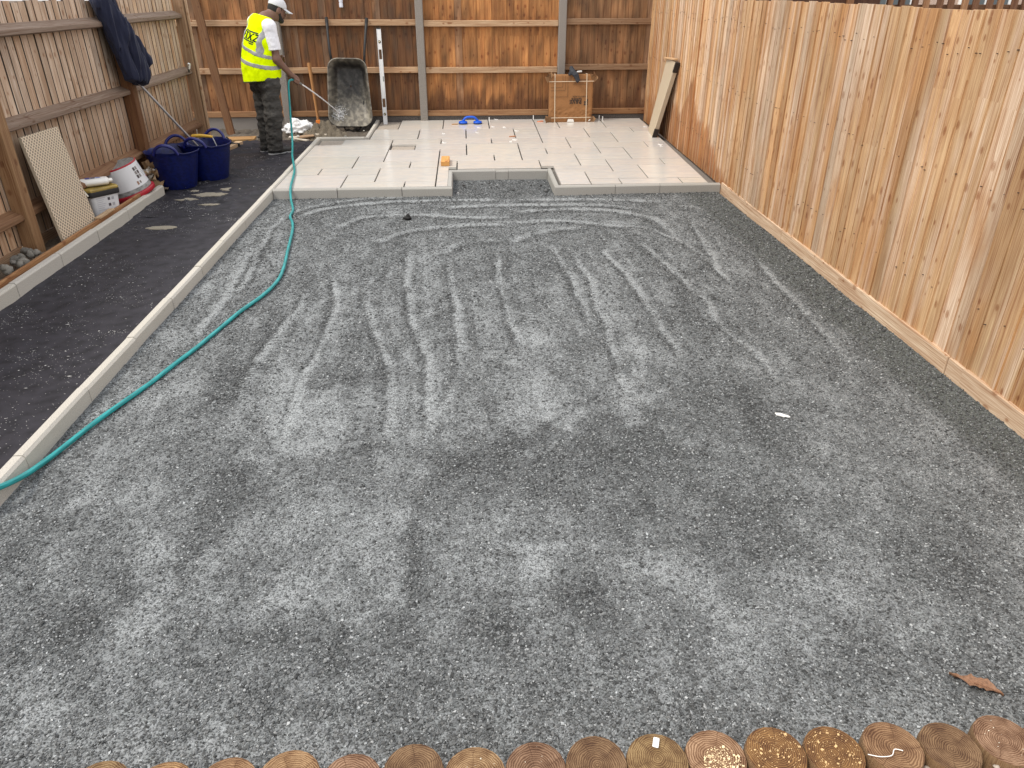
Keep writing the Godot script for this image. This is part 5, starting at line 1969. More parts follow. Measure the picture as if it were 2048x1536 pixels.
	# heap of mortar and earth under the wheelbarrow
	var mh := M.new()
	var pp := PackedVector3Array()
	var uu := PackedVector2Array()
	var hn := fnl(7.0, 170, 4)
	for r in 40:
		for q in 56:
			var x := -0.34 + 0.68 * q / 55.0
			var z := 0.24 - 0.48 * r / 39.0
			var rad := Vector2(x / 0.30, z / 0.20).length()
			var h := 0.17 * exp(-rad * rad * 1.8) * (1.0 + 0.7 * hn.get_noise_2d(x * 1.4, z * 1.4)) + 0.03 * hn.get_noise_2d(x * 3.0, z * 3.0) - 0.045 * smoothstep(0.8, 1.2, rad)
			pp.append(Vector3(x, h, z))
			uu.append(Vector2(x, z))
	mh.grid(pp, 56, uu)
	piece(mh, "mortar_heap", mat(0.20, 0.165, 0.12, 0.95, {"tex": tex.pits, "scale": Vector3(7, 7, 1), "bump": tex.fine, "deep": 1.0}), "rough brown heap of mortar and earth beside the wheelbarrow nose", "heap", "", Vector3(-1.86, -0.01, -10.28))
	# broken slabs and boards by the sack
	for i in 7:
		var m2 := M.new()
		m2.tint = [Color(0.62, 0.55, 0.46), Color(0.28, 0.19, 0.13), Color(0.45, 0.34, 0.24)][i % 3]
		var w := [0.26, 0.34, 0.22, 0.18, 0.30, 0.2, 0.16][i] as float
		m2.box(Vector3.ZERO, Vector3(w, 0.018, w * 0.42), 0.003, Basis.IDENTITY, 0)
		var o := piece(m2, "broken_piece", mats.stone if i % 3 == 0 else mats.wood, "pale broken slab piece lying by the white sack" if i % 3 == 0 else "brown splintered board lying by the white sack", "slab" if i % 3 == 0 else "board", "broken pieces by the sack", Vector3(-2.16 + [0.0, 0.16, 0.06, -0.05, 0.22, 0.10, 0.28][i], -0.01 + 0.016 * (i / 2), -10.13 - [0.0, 0.05, 0.10, 0.02, 0.10, 0.0, 0.04][i]))
		o.rotation = Vector3(rng.randf_range(-0.12, 0.12), rng.randf_range(-0.6, 0.6), rng.randf_range(-0.14, 0.14))
	# chips of mortar on the rough earth
	for i in 26:
		var m2 := M.new()
		var t := rng.randf_range(0.20, 0.62)
		m2.tint = Color(t, t * 0.95, t * 0.86)
		pebble(m2, rng.randf_range(0.010, 0.026), 210 + i, 0.6)
		piece(m2, "mortar_lump", mats.stone, "small lump of mortar on the rough earth by the back fence", "lump", "mortar lumps on the earth", Vector3(rng.randf_range(-2.9, -1.3), 0.0 + rng.randf_range(-0.01, 0.02), rng.randf_range(-10.85, -9.85)))
	# clear bottle hung on the fence above the wheelbarrow
	var bt := thing("hanging_bottle", "small clear plastic bottle stuck on the back fence above the wheelbarrow", "bottle", Vector3(-1.58, 1.50, -10.985))
	m = M.new()
	m.lathe(PackedVector2Array([Vector2(0.0, 0.0), Vector2(0.022, 0.0), Vector2(0.025, 0.006), Vector2(0.025, 0.05), Vector2(0.018, 0.058), Vector2(0.025, 0.066), Vector2(0.025, 0.15), Vector2(0.010, 0.175), Vector2(0.0, 0.175)]), 18)
	put(m, "bottle_body", mat(0.62, 0.64, 0.72, 0.3), bt)

func build_box_and_slabs() -> void:
	# carton of tiles stood on end, print upside down, strapped
	var bx := thing("tile_carton", "battered brown cardboard carton of tiles strapped in white, print upside down", "carton", Vector3(1.465, 0.083, -10.66), 0.03)
	bx.rotation.x = -0.045
	var W := 0.60
	var Hh := 0.615
	var D := 0.10
	var card := mat(0.34, 0.155, 0.052, 0.75, {"tex": tex.fine, "scale": Vector3(2, 2, 1), "bump": tex.blotch, "deep": 0.12})
	var cn := fnl(6.0, 180, 3)
	var pts := PackedVector3Array()
	var uvs := PackedVector2Array()
	for r in 34:
		for q in 34:
			var x := (q / 33.0 - 0.5) * W
			var y := Hh * r / 33.0
			# creases across the lower third
			var crease := smoothstep(0.26, 0.14, y) * smoothstep(0.0, 0.05, y)
			var zz := 0.004 * cn.get_noise_2d(x * 1.2, y * 1.2) + 0.016 * crease * cn.get_noise_2d(x * 0.8 + 5.0, y * 5.0 + x * 1.4)
			var edge := minf(minf(x + W / 2, W / 2 - x), minf(y, Hh - y))
			zz -= 0.008 * pow(maxf(0.0, 1.0 - edge / 0.02), 2.0)
			pts.append(Vector3(x + 0.006 * cn.get_noise_2d(y * 3.0, 1.0) * absf(x) * 3.0, y, zz))
			uvs.append(Vector2(x, y))
	var m := M.new()
	m.grid(pts, 34, uvs)
	put(m, "front_panel", card, bx)
	m = M.new()
	m.tint = Color(0.85, 0.85, 0.85)
	m.box(Vector3(0, Hh / 2, -D / 2 - 0.007), Vector3(W - 0.002, Hh - 0.006, D), 0.008)
	put(m, "carton_body", card, bx)
	var strap := mat(0.66, 0.54, 0.40, 0.5)
	for x in [-0.225, 0.212]:
		m = M.new()
		m.box(Vector3(x, Hh / 2, 0.0065), Vector3(0.010, Hh + 0.012, 0.003), 0.001, Basis(Vector3.BACK, 0.012))
		m.box(Vector3(x, Hh + 0.004, -D / 2), Vector3(0.010, 0.003, D), 0.001)
		put(m, "strap", strap, bx)
	for y in [0.060, 0.525]:
		m = M.new()
		m.box(Vector3(0, y, 0.0095), Vector3(W + 0.008, 0.008, 0.003), 0.001, Basis(Vector3.BACK, 0.004))
		put(m, "strap", strap, bx)
	# upside-down print
	var ink := mat(0.022, 0.014, 0.012, 0.7)
	var word := func(txt: String, size: float, right: float, base: float, spread: float, weight: int) -> void:
		var tm := TextMesh.new()
		var f := SystemFont.new()
		f.font_names = PackedStringArray(["Droid Sans"])
		f.font_weight = weight
		tm.font = f
		tm.text = txt
		tm.font_size = 64
		tm.pixel_size = size / 46.0
		tm.depth = 0.0006
		tm.horizontal_alignment = HORIZONTAL_ALIGNMENT_LEFT
		var o := put(tm, "printed_word", ink, bx)
		o.position = Vector3(right, base, 0.0062)
		o.rotation.z = PI
		o.scale.x = spread
	word.call("PAVE", 0.052, 0.150, 0.265, 1.0, 700)
	word.call("GRES", 0.034, 0.150, 0.298, 1.28, 700)
	word.call("PORCELAIN", 0.018, 0.230, 0.332, 1.62, 400)
	m = M.new()
	m.box(Vector3(0.205, 0.232, 0.0062), Vector3(0.05, 0.018, 0.0012), 0.0)
	m.box(Vector3(0.205, 0.260, 0.0062), Vector3(0.05, 0.018, 0.0012), 0.0)
	m.box(Vector3(0.222, 0.286, 0.0062), Vector3(0.022, 0.024, 0.0012), 0.0)
	put(m, "printed_mark", ink, bx).set_meta("kind", "stuff")
	# thin line boxes of print, upper left
	var faint := mat(0.16, 0.075, 0.03, 0.75)
	m = M.new()
	for q in [[-0.085, 0.60, 0.19, 1], [-0.12, 0.60, 0.15, 1], [-0.05, 0.60, 0.27, 1]]:
		m.box(Vector3(q[0], q[1] - q[2] / 2, 0.0058), Vector3(0.005, q[2], 0.001), 0.0)
		m.box(Vector3((q[0] - 0.285) / 2, q[1] - q[2], 0.0058), Vector3(q[0] + 0.285, 0.005, 0.001), 0.0)
	m.box(Vector3(0.13, 0.488, 0.0058), Vector3(0.22, 0.005, 0.001), 0.0)
	m.box(Vector3(0.10, 0.505, 0.0058), Vector3(0.14, 0.005, 0.001), 0.0)
	m.box(Vector3(-0.02, 0.56, 0.0058), Vector3(0.03, 0.05, 0.001), 0.0)
	m.box(Vector3(0.17, 0.545, 0.0058), Vector3(0.13, 0.016, 0.001), 0.0)
	put(m, "printed_lines", faint, bx).set_meta("kind", "stuff")
	# torn corners and the white gap at the foot
	var torn := mat(0.24, 0.13, 0.06, 0.85)
	for c in [[-0.315, 0.56, 0.5], [-0.30, 0.60, -0.4], [0.30, 0.595, 0.6], [0.31, 0.56, -0.7], [-0.31, 0.045, 0.2], [0.305, 0.03, -0.4], [-0.325, 0.02, 1.2]]:
		m = M.new()
		var fl := PackedVector3Array()
		for r in 5:
			for q in 5:
				var u := q / 4.0 - 0.5
				var v := r / 4.0 - 0.5
				fl.append(Vector3(u * 0.07, v * 0.085, 0.03 * sin(u * 5.0 + c[2] * 3.0) * (0.5 + v)))
		m.tint = Color(1, 1, 1) * rng.randf_range(0.8, 2.0)
		m.grid(fl, 5)
		var o := put(m, "torn_flap", torn, bx)
		o.position = Vector3(c[0], c[1], 0.012)
		o.rotation = Vector3(0.3, 0.5 * c[2], c[2])
	m = M.new()
	var pol := PackedVector2Array([Vector2(-0.05, 0.004), Vector2(0.052, 0.004), Vector2(0.036, 0.040), Vector2(-0.036, 0.044)])
	m.quad(Vector3(pol[0].x, pol[0].y, 0.010), Vector3(pol[1].x, pol[1].y, 0.010), Vector3(pol[2].x, pol[2].y, 0.008), Vector3(pol[3].x, pol[3].y, 0.008))
	m.quad(Vector3(0.245, 0.012, 0.010), Vector3(0.275, 0.020, 0.010), Vector3(0.285, 0.040, 0.008), Vector3(0.262, 0.034, 0.008))
	put(m, "white_gap", mat(0.74, 0.72, 0.68, 0.5), bx)

	# pair of dark gloves thrown over the carton
	var gl := thing("work_glove", "dark grey work glove thrown over the top of the carton", "glove", Vector3(1.49, 0.70, -10.685))
	var F := Field.new()
	F.k = 0.018
	F.bones = [[Vector3(-0.02, 0.035, 0.0), Vector3(0.015, 0.0, 0.03), 0.034, 0.036], [Vector3(-0.03, 0.07, -0.03), Vector3(-0.015, 0.03, 0.0), 0.028, 0.032], [Vector3(-0.055, 0.0, 0.0), Vector3(-0.02, 0.02, 0.02), 0.020, 0.022]]
	for i in 4:
		F.bones.append([Vector3(0.0 + i * 0.016, -0.005, 0.045), Vector3(0.035 + i * 0.013, -0.095 + 0.012 * absi(i - 1), 0.054), 0.0125, 0.010])
	F.wrinkle = fnl(30.0, 190, 2)
	F.wr = 0.004
	m = M.new()
	F.net(m, Vector3(-0.10, -0.13, -0.09), Vector3(0.12, 0.12, 0.10), 0.006)
	put(m, "glove_body", mat(0.030, 0.034, 0.045, 0.75, {"tex": tex.cloth, "scale": Vector3(20, 20, 1)}), gl)
	m = M.new()
	m.tint = Color(0.62, 0.62, 0.62)
	m.box(Vector3(0.075, 0.032, 0.012), Vector3(0.07, 0.02, 0.03), 0.006, Basis(Vector3.BACK, 0.1))
	put(m, "cuff_tag", mat(1, 1, 1, 0.6), gl)

	# boxed slab leaning on the golden fence
	var a := Vector3(2.335, 0.083, -9.74)
	var ls := slab("leaning_slab", "narrow buff porcelain slab leaning on the golden fence, dark card corners on it", [Vector3(2.395, 0.083, -9.94), Vector3(2.335, 0.083, -9.42) * Vector3(1, 1, 1), Vector3(2.452, 0.965, -9.10), Vector3(2.480, 0.985, -9.62)], 0.045, Color(0.78, 0.64, 0.46), Vector3(1.0, 9, 1))
	for q in [[Vector3(2.335, 0.083, -9.42), Vector3(2.452, 0.965, -9.10), 0.0], [Vector3(2.335, 0.083, -9.42), Vector3(2.452, 0.965, -9.10), 1.0]]:
		var m2 := M.new()
		var lo: Vector3 = q[0]
		var hi: Vector3 = q[1]
		var p: Vector3 = lo.lerp(hi, 0.055 if q[2] == 0.0 else 0.94)
		var bs := Basis(Quaternion(Vector3.UP, (hi - lo).normalized()))
		m2.box(p + Vector3(0.022, 0, 0.004) - ls.position, Vector3(0.058, 0.12, 0.024), 0.003, bs)
		put(m2, "card_corner", mat(0.022, 0.014, 0.010, 0.8), ls)
	var m3 := M.new()
	m3.box(Vector3(2.470, 0.985, -9.40) - ls.position, Vector3(0.05, 0.02, 0.46), 0.004, Basis(Vector3.RIGHT, -0.04))
	put(m3, "card_top", mat(0.48, 0.30, 0.16, 0.8), ls)

	# blue double suction lifter
	var su := thing("suction_lifter", "bright blue double suction lifter standing on the pale tiles", "suction lifter", Vector3(0.075, 0.084, -10.60), 0.02)
	var blue := mat(0.004, 0.085, 0.55, 0.35)
	m = M.new()
	var hp := PackedVector3Array()
	m.tube(curve([Vector3(-0.105, 0.035, 0), Vector3(-0.085, 0.055, 0), Vector3(-0.055, 0.082, 0), Vector3(0.0, 0.088, 0), Vector3(0.055, 0.082, 0), Vector3(0.085, 0.055, 0), Vector3(0.105, 0.035, 0)], 5), 0.020, 12, true, 0.8)
	put(m, "handle", blue, su)
	for s in [-1, 1]:
		m = M.new()
		m.lathe(PackedVector2Array([Vector2(0.0, 0.008), Vector2(0.056, 0.008), Vector2(0.060, 0.013), Vector2(0.060, 0.024), Vector2(0.054, 0.032), Vector2(0.030, 0.040), Vector2(0.0, 0.042)]), 28, Vector3(s * 0.100, 0, 0))
		var cup := put(m, "cup", blue, su)
		m = M.new()
		m.lathe(PackedVector2Array([Vector2(0.0, 0.0), Vector2(0.062, 0.0), Vector2(0.058, 0.010), Vector2(0.0, 0.010)]), 28, Vector3(s * 0.100, 0, 0))
		put(m, "rubber", mat(0.02, 0.02, 0.02, 0.7), cup)
		m = M.new()
		m.box(Vector3(s * 0.125, 0.060, -0.005), Vector3(0.085, 0.008, 0.016), 0.003, Basis(Vector3.BACK, s * 0.10))
		put(m, "lever", mat(0.03, 0.03, 0.035, 0.5), su)

	# timber block at the notch
	m = M.new()
	m.tint = Color(0.80, 0.47, 0.16)
	m.uo = Vector2(0.63, 0.2)
	m.box(Vector3.ZERO, Vector3(0.088, 0.045, 0.30), 0.003, Basis.IDENTITY, 2)
	piece(m, "timber_block", mats.wood, "short orange-brown timber block lying on the tiles at the notch", "block", "", Vector3(-0.218, 0.1065, -8.03))

# ---------------------------------------------------------------- small things lying about
func build_litter() -> void:
	var wh := mat(0.80, 0.79, 0.77, 0.4)
	# white plastic tile spacers and wedges on the paving
	var i := 0
	for q in [[0.34, -10.78, 0], [0.36, -10.35, 0], [0.43, -10.96, 0.3], [0.18, -10.28, 0.8], [0.52, -10.30, -0.5], [0.14, -9.90, 0.2], [-0.27, -9.22, 0.4], [-0.29, -9.85, 0.0], [0.66, -10.0, 0.6], [0.60, -9.35, 1.0], [0.55, -9.25, -0.7], [0.97, -10.92, 0], [1.90, -10.86, 0], [1.93, -10.75, 0.2], [2.42, -10.22, 0.9], [2.31, -8.93, 0.7], [2.3, -8.85, -0.6]]:
		var m := M.new()
		m.box(Vector3(0, 0.003, 0), Vector3(0.008, 0.006, 0.055), 0.001)
		if i in [0, 11, 12, 13]:
			m.box(Vector3(0, 0.03, 0), Vector3(0.012, 0.055, 0.010), 0.002)
		else:
			m.box(Vector3(0.016, 0.003, 0.022), Vector3(0.034, 0.006, 0.008), 0.001)
		var o := piece(m, "tile_spacer", wh, "small white plastic spacer clip lying on the paving", "spacer", "white spacers on the tiles", Vector3(q[0], 0.083, q[1]))
		o.rotation.y = q[2]
		i += 1
	for q in [[1.05, -10.72, 0.1, Color(0.72, 0.22, 0.10)], [0.59, -9.56, 0.05, Color(0.40, 0.18, 0.09)], [-0.14, -10.55, 0.0, Color(0.45, 0.25, 0.10)]]:
		var m := M.new()
		m.tint = q[3]
		m.box(Vector3(0, 0.005, 0), Vector3(0.085, 0.010, 0.026), 0.002, Basis(Vector3.BACK, 0.06))
		var o := piece(m, "plastic_wedge", mat(1, 1, 1, 0.5), "small %s wedge lying on the paving" % ["red plastic", "dark brown", "tan"][[1.05, 0.59, -0.14].find(q[0])], "wedge", "", Vector3(q[0], 0.084, q[1]))
		o.rotation.y = q[2]
	# black clod on the stone dust
	var clod := M.new()
	clod.tint = Color(0.014, 0.014, 0.015)
	pebble(clod, 0.034, 71, 0.6)
	var cl := thing("rubber_scrap", "small black rubber scrap lying on the raked dust near the patio", "scrap", Vector3(-0.507, 0.016, -6.16))
	put(clod, "scrap_body", mats.stone, cl)
	var c2 := M.new()
	c2.tint = Color(0.016, 0.016, 0.017)
	pebble(c2, 0.016, 72, 0.9)
	var o2 := put(c2, "scrap_bit", mats.stone, cl)
	o2.position = Vector3(0.006, 0.022, -0.004)
	# white chip of tile
	var ch := M.new()
	ch.tint = Color(0.80, 0.80, 0.78)
	var loop := PackedVector2Array()
	for a in 14:
		var an := TAU * a / 14
		var rr := 1.0 + 0.22 * sin(a * 2.7) + 0.14 * sin(a * 5.1)
		loop.append(Vector2(cos(an) * 0.035 * rr, sin(an) * 0.010 * rr))
	ch.prism(loop, 0.0, 0.006, 0.0015)
	var cho := piece(ch, "porcelain_chip", mats.stone, "white chip of porcelain lying on the raked dust", "chip", "", Vector3(1.405, 0.006, -2.80))
	cho.rotation.y = -0.55
	# dry leaf
	var lf := thing("dry_leaf", "curled brown dead leaf lying on the stone dust near the logs", "leaf", Vector3(1.375, 0.012, -1.325))
	lf.rotation.y = -0.62
	var leaf := M.new()
	var lp := PackedVector3Array()
	var ln := fnl(30.0, 230, 2)
	for r in 5:
		var v := r / 4.0 - 0.5
		for q in 17:
			var u := q / 16.0
			var w := 0.020 * pow(sin(PI * clampf(u * 1.02, 0.0, 1.0)), 0.7) * (1.0 + 0.5 * ln.get_noise_1d(u * 0.5)) * (0.35 if u < 0.28 else 1.0) + 0.001
			lp.append(Vector3((u - 0.5) * 0.135, 0.010 * absf(v) * 2.0 + 0.006 * ln.get_noise_2d(u * 0.4, v) + 0.008 * sin(u * 5.0), -v * 2.0 * w + 0.010 * sin(u * 6.0)))
	leaf.grid(lp, 17)
	put(leaf, "leaf_blade", mat(0.33, 0.175, 0.10, 0.7, {"tex": tex.blotch, "scale": Vector3(2, 2, 1), "backlight": Color(0.2, 0.12, 0.06)}), lf)
	var vein := M.new()
	vein.tube(PackedVector3Array([Vector3(-0.066, 0.001, 0.0), Vector3(-0.02, 0.006, 0.004), Vector3(0.03, 0.006, -0.002), Vector3(0.062, 0.0, -0.006)]), 0.0011, 5)
	put(vein, "midrib", mat(0.22, 0.10, 0.05, 0.7), lf)
	# crumbs of earth at the notch
	for i2 in 22:
		var m := M.new()
		var t := rng.randf_range(0.03, 0.16) if rng.randf() < 0.85 else 0.34
		m.tint = Color(t, t, t)
		pebble(m, rng.randf_range(0.006, 0.017), 300 + i2, 0.7)
		piece(m, "dust_lump", mats.stone, "small dark lump in the notch of the patio edging", "lump", "lumps in the patio notch", Vector3(rng.randf_range(-0.10, 0.80), 0.0, rng.randf_range(-7.58, -7.0)))

# ---------------------------------------------------------------- the worker
func build_person() -> void:
	var B := Vector3(-2.27, 0.0, -9.10)
	var pr := thing("person", "worker in a yellow hi-vis vest, white cap and dark trousers spraying with a hose", "person", B)
	var Fd := Vector3(0.77, 0, -0.64)
	var Rd := Vector3(0.64, 0, 0.77)
	var P := func(x: float, y: float, z: float) -> Vector3:
		return Vector3(x, y, z) - B
	var hipR: Vector3 = P.call(-2.185, 0.80, -9.03)
	var hipL: Vector3 = P.call(-2.320, 0.80, -9.17)
	var kneeR: Vector3 = P.call(-2.185, 0.43, -9.02)
	var kneeL: Vector3 = P.call(-2.325, 0.43, -9.19)
	var ankR: Vector3 = P.call(-2.232, 0.075, -9.05)
	var ankL: Vector3 = P.call(-2.358, 0.075, -9.20)
	var pelvis: Vector3 = P.call(-2.26, 0.86, -9.10)
	var chest: Vector3 = P.call(-2.225, 1.20, -9.12)
	var shC: Vector3 = P.call(-2.195, 1.375, -9.13)
	var shR := shC + Rd * 0.165 + Vector3(0, -0.020, 0)
	var shL := shC - Rd * 0.165 + Vector3(0, 0.015, 0)
	var elR: Vector3 = P.call(-2.055, 1.030, -8.985)
	var wrR: Vector3 = P.call(-1.940, 0.862, -9.085)
	var elL: Vector3 = P.call(-2.27, 1.10, -9.36)
	var wrL: Vector3 = P.call(-2.17, 1.02, -9.40)
	var neck: Vector3 = P.call(-2.150, 1.440, -9.155)
	var head: Vector3 = P.call(-2.035, 1.505, -9.235)
	var hf := Vector3(0.80, -0.33, -0.50).normalized()        # where the face points
	var hr := hf.cross(Vector3.UP).normalized()
	var hu := hr.cross(hf).normalized()
	var hb := Basis(hr, hu, -hf)

	var skin := mat(0.150, 0.075, 0.050, 0.55)
	# one continuous body: legs, trunk, arms, neck and head
	var F := Field.new()
	F.k = 0.035
	F.bones = [
		[hipR, kneeR, 0.075, 0.052], [kneeR, ankR, 0.052, 0.040], [hipL, kneeL, 0.075, 0.052], [kneeL, ankL, 0.052, 0.040],
		[pelvis, chest, 0.105, 0.110], [chest, shC, 0.11, 0.085], [shC, shR, 0.085, 0.060], [shC, shL, 0.085, 0.060],
		[shR, elR, 0.053, 0.042], [elR, wrR, 0.043, 0.029], [shL, elL, 0.053, 0.042], [elL, wrL, 0.042, 0.029],
		[shC, neck, 0.075, 0.058], [neck, head - hu * 0.03, 0.056, 0.055],
		[ankR, ankR + Fd * 0.12 + Vector3(0, -0.04, 0), 0.036, 0.03], [ankL, ankL + Fd * 0.12 + Vector3(0, -0.04, 0), 0.036, 0.03]]
	F.ball(head + hu * 0.012 - hf * 0.006, Vector3(0.073, 0.105, 0.090), hb)
	F.bones.append([head - hu * 0.062 + hf * 0.028, head - hu * 0.080 + hf * 0.062, 0.040, 0.026])      # jaw and chin
	var m := M.new()
	F.net(m, Vector3(-0.24, 0.0, -0.46), Vector3(0.46, 1.66, 0.30), 0.013)
	# finer head: nose, brow, lips and ears
	var Hd := Field.new()
	Hd.k = 0.014
	Hd.ball(head + hu * 0.012 - hf * 0.006, Vector3(0.0735, 0.1055, 0.0905), hb)
	Hd.bones = [
		[head - hu * 0.062 + hf * 0.028, head - hu * 0.080 + hf * 0.064, 0.041, 0.025],
		[head + hf * 0.082 + hu * 0.010, head + hf * 0.101 - hu * 0.022, 0.008, 0.012],
		[head + hf * 0.076 + hu * 0.024 - hr * 0.034, head + hf * 0.076 + hu * 0.024 + hr * 0.034, 0.011, 0.011],
		[head + hf * 0.085 - hu * 0.050 - hr * 0.018, head + hf * 0.085 - hu * 0.050 + hr * 0.018, 0.0085, 0.0085]]
	for s in [-1, 1]:
		Hd.ball(head + hr * (s * 0.075) - hf * 0.006 - hu * 0.004, Vector3(0.010, 0.031, 0.019), hb.rotated(hf, 0.0))
		Hd.holes.append([head + hf * 0.094 + hu * 0.008 + hr * (s * 0.030), head + hf * 0.105 + hu * 0.008 + hr * (s * 0.030), 0.010])
	Hd.net(m, head - Vector3.ONE * 0.15, head + Vector3.ONE * 0.15, 0.0055)
	# right hand closed round the hose; its fingers curl about the hose axis
	var ax := Vector3(0.47, -0.42, -0.60).normalized()
	var hc: Vector3 = P.call(-1.905, 0.798, -9.115)
	var Hn := Field.new()
	Hn.k = 0.010
	var toward := (wrR - hc)
	toward = (toward - ax * toward.dot(ax)).normalized()
	var cross := ax.cross(toward)
	Hn.bones = [[wrR, hc + toward * 0.034 + ax * 0.005, 0.027, 0.026]]
	for i in 4:
		var along := ax * (0.030 - i * 0.0195)
		var rad: float = 0.0245 - (0.002 if i == 3 else 0.0)
		var prev: Vector3 = hc + along + toward * 0.032 + cross * 0.010
		Hn.bones.append([hc + toward * 0.045 + along * 0.8, prev, 0.013, 0.0105])
		for s in 4:
			var a := 0.55 + s * 1.02
			var nxt: Vector3 = hc + along + toward * (cos(a) * rad) + cross * (sin(a) * rad)
			Hn.bones.append([prev, nxt, 0.0098 - 0.0006 * s, 0.0094 - 0.0007 * s])
			prev = nxt
	var tb := hc + toward * 0.036 + ax * 0.030 - cross * 0.010
	Hn.bones.append([hc + toward * 0.048 + ax * 0.008 - cross * 0.010, tb, 0.014, 0.0115])
	Hn.bones.append([tb, hc + ax * 0.052 - cross * 0.026 + toward * 0.006, 0.0112, 0.0098])
	Hn.bones.append([hc + ax * 0.052 - cross * 0.026 + toward * 0.006, hc + ax * 0.062 - cross * 0.018 - toward * 0.016, 0.0098, 0.0084])
	Hn.net(m, hc - Vector3.ONE * 0.10, hc + Vector3.ONE * 0.11, 0.0045)
	# left hand, half closed in front of the body
	var hc2 := wrL + Vector3(0.06, -0.02, -0.02)
	var Hl := Field.new()
	Hl.k = 0.010
	Hl.bones = [[wrL, hc2, 0.026, 0.028]]
	for i in 4:
		var off := Vector3(0, -0.018 * i + 0.026, 0.0)
		Hl.bones.append([hc2 + off * 0.8, hc2 + off + Vector3(0.042, 0, -0.006), 0.011, 0.0095])
		Hl.bones.append([hc2 + off + Vector3(0.042, 0, -0.006), hc2 + off + Vector3(0.052, -0.004, 0.024), 0.0095, 0.0085])
	Hl.bones.append([hc2 + Vector3(-0.01, 0.02, 0.01), hc2 + Vector3(0.03, 0.042, 0.022), 0.012, 0.009])
	Hl.net(m, hc2 - Vector3.ONE * 0.10, hc2 + Vector3.ONE * 0.10, 0.006)
	put(m, "body", skin, pr)

	# hair and beard
	var hairm := mat(0.012, 0.010, 0.009, 0.8, {"tex": tex.cloth, "scale": Vector3(30, 30, 1)})
	var Ha := Field.new()
	Ha.k = 0.012
	Ha.ball(head + hu * 0.016 - hf * 0.010, Vector3(0.077, 0.108, 0.094), hb)
	Ha.only = func(p: Vector3) -> float:
		var q: Vector3 = p - head
		return maxf(q.dot(hf) - 0.030 + maxf(0.0, -q.dot(hu)) * 0.9, -q.dot(hu) - 0.045)
	m = M.new()
	Ha.net(m, head - Vector3.ONE * 0.14, head + Vector3.ONE * 0.14, 0.0065)
	put(m, "hair", hairm, pr)
	var Be := Field.new()
	Be.k = 0.02
	Be.bones = [[head - hu * 0.062 + hf * 0.028, head - hu * 0.084 + hf * 0.064, 0.045, 0.031], [head - hu * 0.03 + hr * 0.064 + hf * 0.01, head - hu * 0.075 + hr * 0.035 + hf * 0.04, 0.016, 0.022], [head - hu * 0.03 - hr * 0.064 + hf * 0.01, head - hu * 0.075 - hr * 0.035 + hf * 0.04, 0.016, 0.022]]
	Be.wrinkle = fnl(60.0, 240, 2)
	Be.wr = 0.004
	m = M.new()
	Be.net(m, head - Vector3.ONE * 0.16, head + Vector3.ONE * 0.14, 0.0065)
	put(m, "beard", hairm, pr)

	# white cap with a peak
	var cap := mat(0.70, 0.71, 0.74, 0.7, {"tex": tex.cloth, "scale": Vector3(14, 14, 1), "rim": 0.2})
	var Ca := Field.new()
	Ca.k = 0.01
	Ca.ball(head + hu * 0.046 - hf * 0.004, Vector3(0.085, 0.092, 0.100), hb)
	Ca.only = func(p: Vector3) -> float:
		var q: Vector3 = p - head
		return 0.036 - q.dot(hu) - q.dot(hf) * 0.05
	m = M.new()
	Ca.net(m, head - Vector3.ONE * 0.12, head + Vector3.ONE * 0.17, 0.0065)
	var cp := put(m, "cap", cap, pr)
	m = M.new()
	var pk := PackedVector3Array()
	for side in 2:
		pk = PackedVector3Array()
		for r in 7:
			var t := r / 6.0
			for q in 15:
				var a := (q / 14.0 - 0.5) * 2.3
				var e := 0.090 + t * 0.082 * pow(cos(a * 0.62), 0.8)
				var w := sin(a) * (0.086 + 0.008 * t)
				pk.append(head + hf * (cos(a) * 0.094 + (e - 0.090)) + hr * w + hu * (0.046 - t * 0.020 - 0.018 * (w / 0.09) * (w / 0.09) - 0.004 * side))
		m.grid(pk, 15, PackedVector2Array(), false, side == 1)
	put(m, "peak", cap, cp)
	m = M.new()
	m.tube(PackedVector3Array([head + hu * 0.136 - hf * 0.004, head + hu * 0.144 - hf * 0.004]), 0.008, 10)
	put(m, "button", cap, cp)

	# T-shirt: sleeves and collar
	var tee := mat(0.70, 0.70, 0.74, 0.8, {"rim": 0.2})
	var T := Field.new()
	T.k = 0.03
	T.bones = [[shR, shR.lerp(elR, 0.75), 0.072, 0.073], [shL, shL.lerp(elL, 0.75), 0.070, 0.072], [shC, shR, 0.09, 0.07], [shC, shL, 0.09, 0.07], [chest, shC, 0.115, 0.095]]
	T.wrinkle = fnl(1.0, 250, 2)
	T.wr = 0.004
	T.wscale = Vector3(14, 20, 14)
	T.cuts = [[shR.lerp(elR, 0.72), (elR - shR).normalized()], [neck + Vector3(0, -0.005, 0), Vector3(0.35, 0.9, -0.2).normalized()]]
	m = M.new()
	T.net(m, Vector3(-0.24, 0.9, -0.40), Vector3(0.38, 1.55, 0.30), 0.010)
	put(m, "t_shirt", tee, pr)

	# vest
	var V := Field.new()
	V.k = 0.06
	V.balls = []
	var tb2 := Basis(Rd, Vector3.UP, -Fd)
	var axis := (shC - pelvis).normalized()
	V.ball(P.call(-2.262, 0.93, -9.10), Vector3(0.225, 0.28, 0.200), tb2)
	V.ball(P.call(-2.240, 1.15, -9.11), Vector3(0.210, 0.25, 0.172), tb2)
	V.bones = [[chest + Vector3(0, 0.06, 0), shC + Vector3(0, -0.02, 0), 0.135, 0.105], [shC, shR - Rd * 0.035 + Vector3(0, 0.004, 0), 0.105, 0.082], [shC, shL + Rd * 0.02, 0.105, 0.086], [P.call(-2.27, 0.80, -9.09), P.call(-2.25, 1.1, -9.11), 0.195, 0.16]]
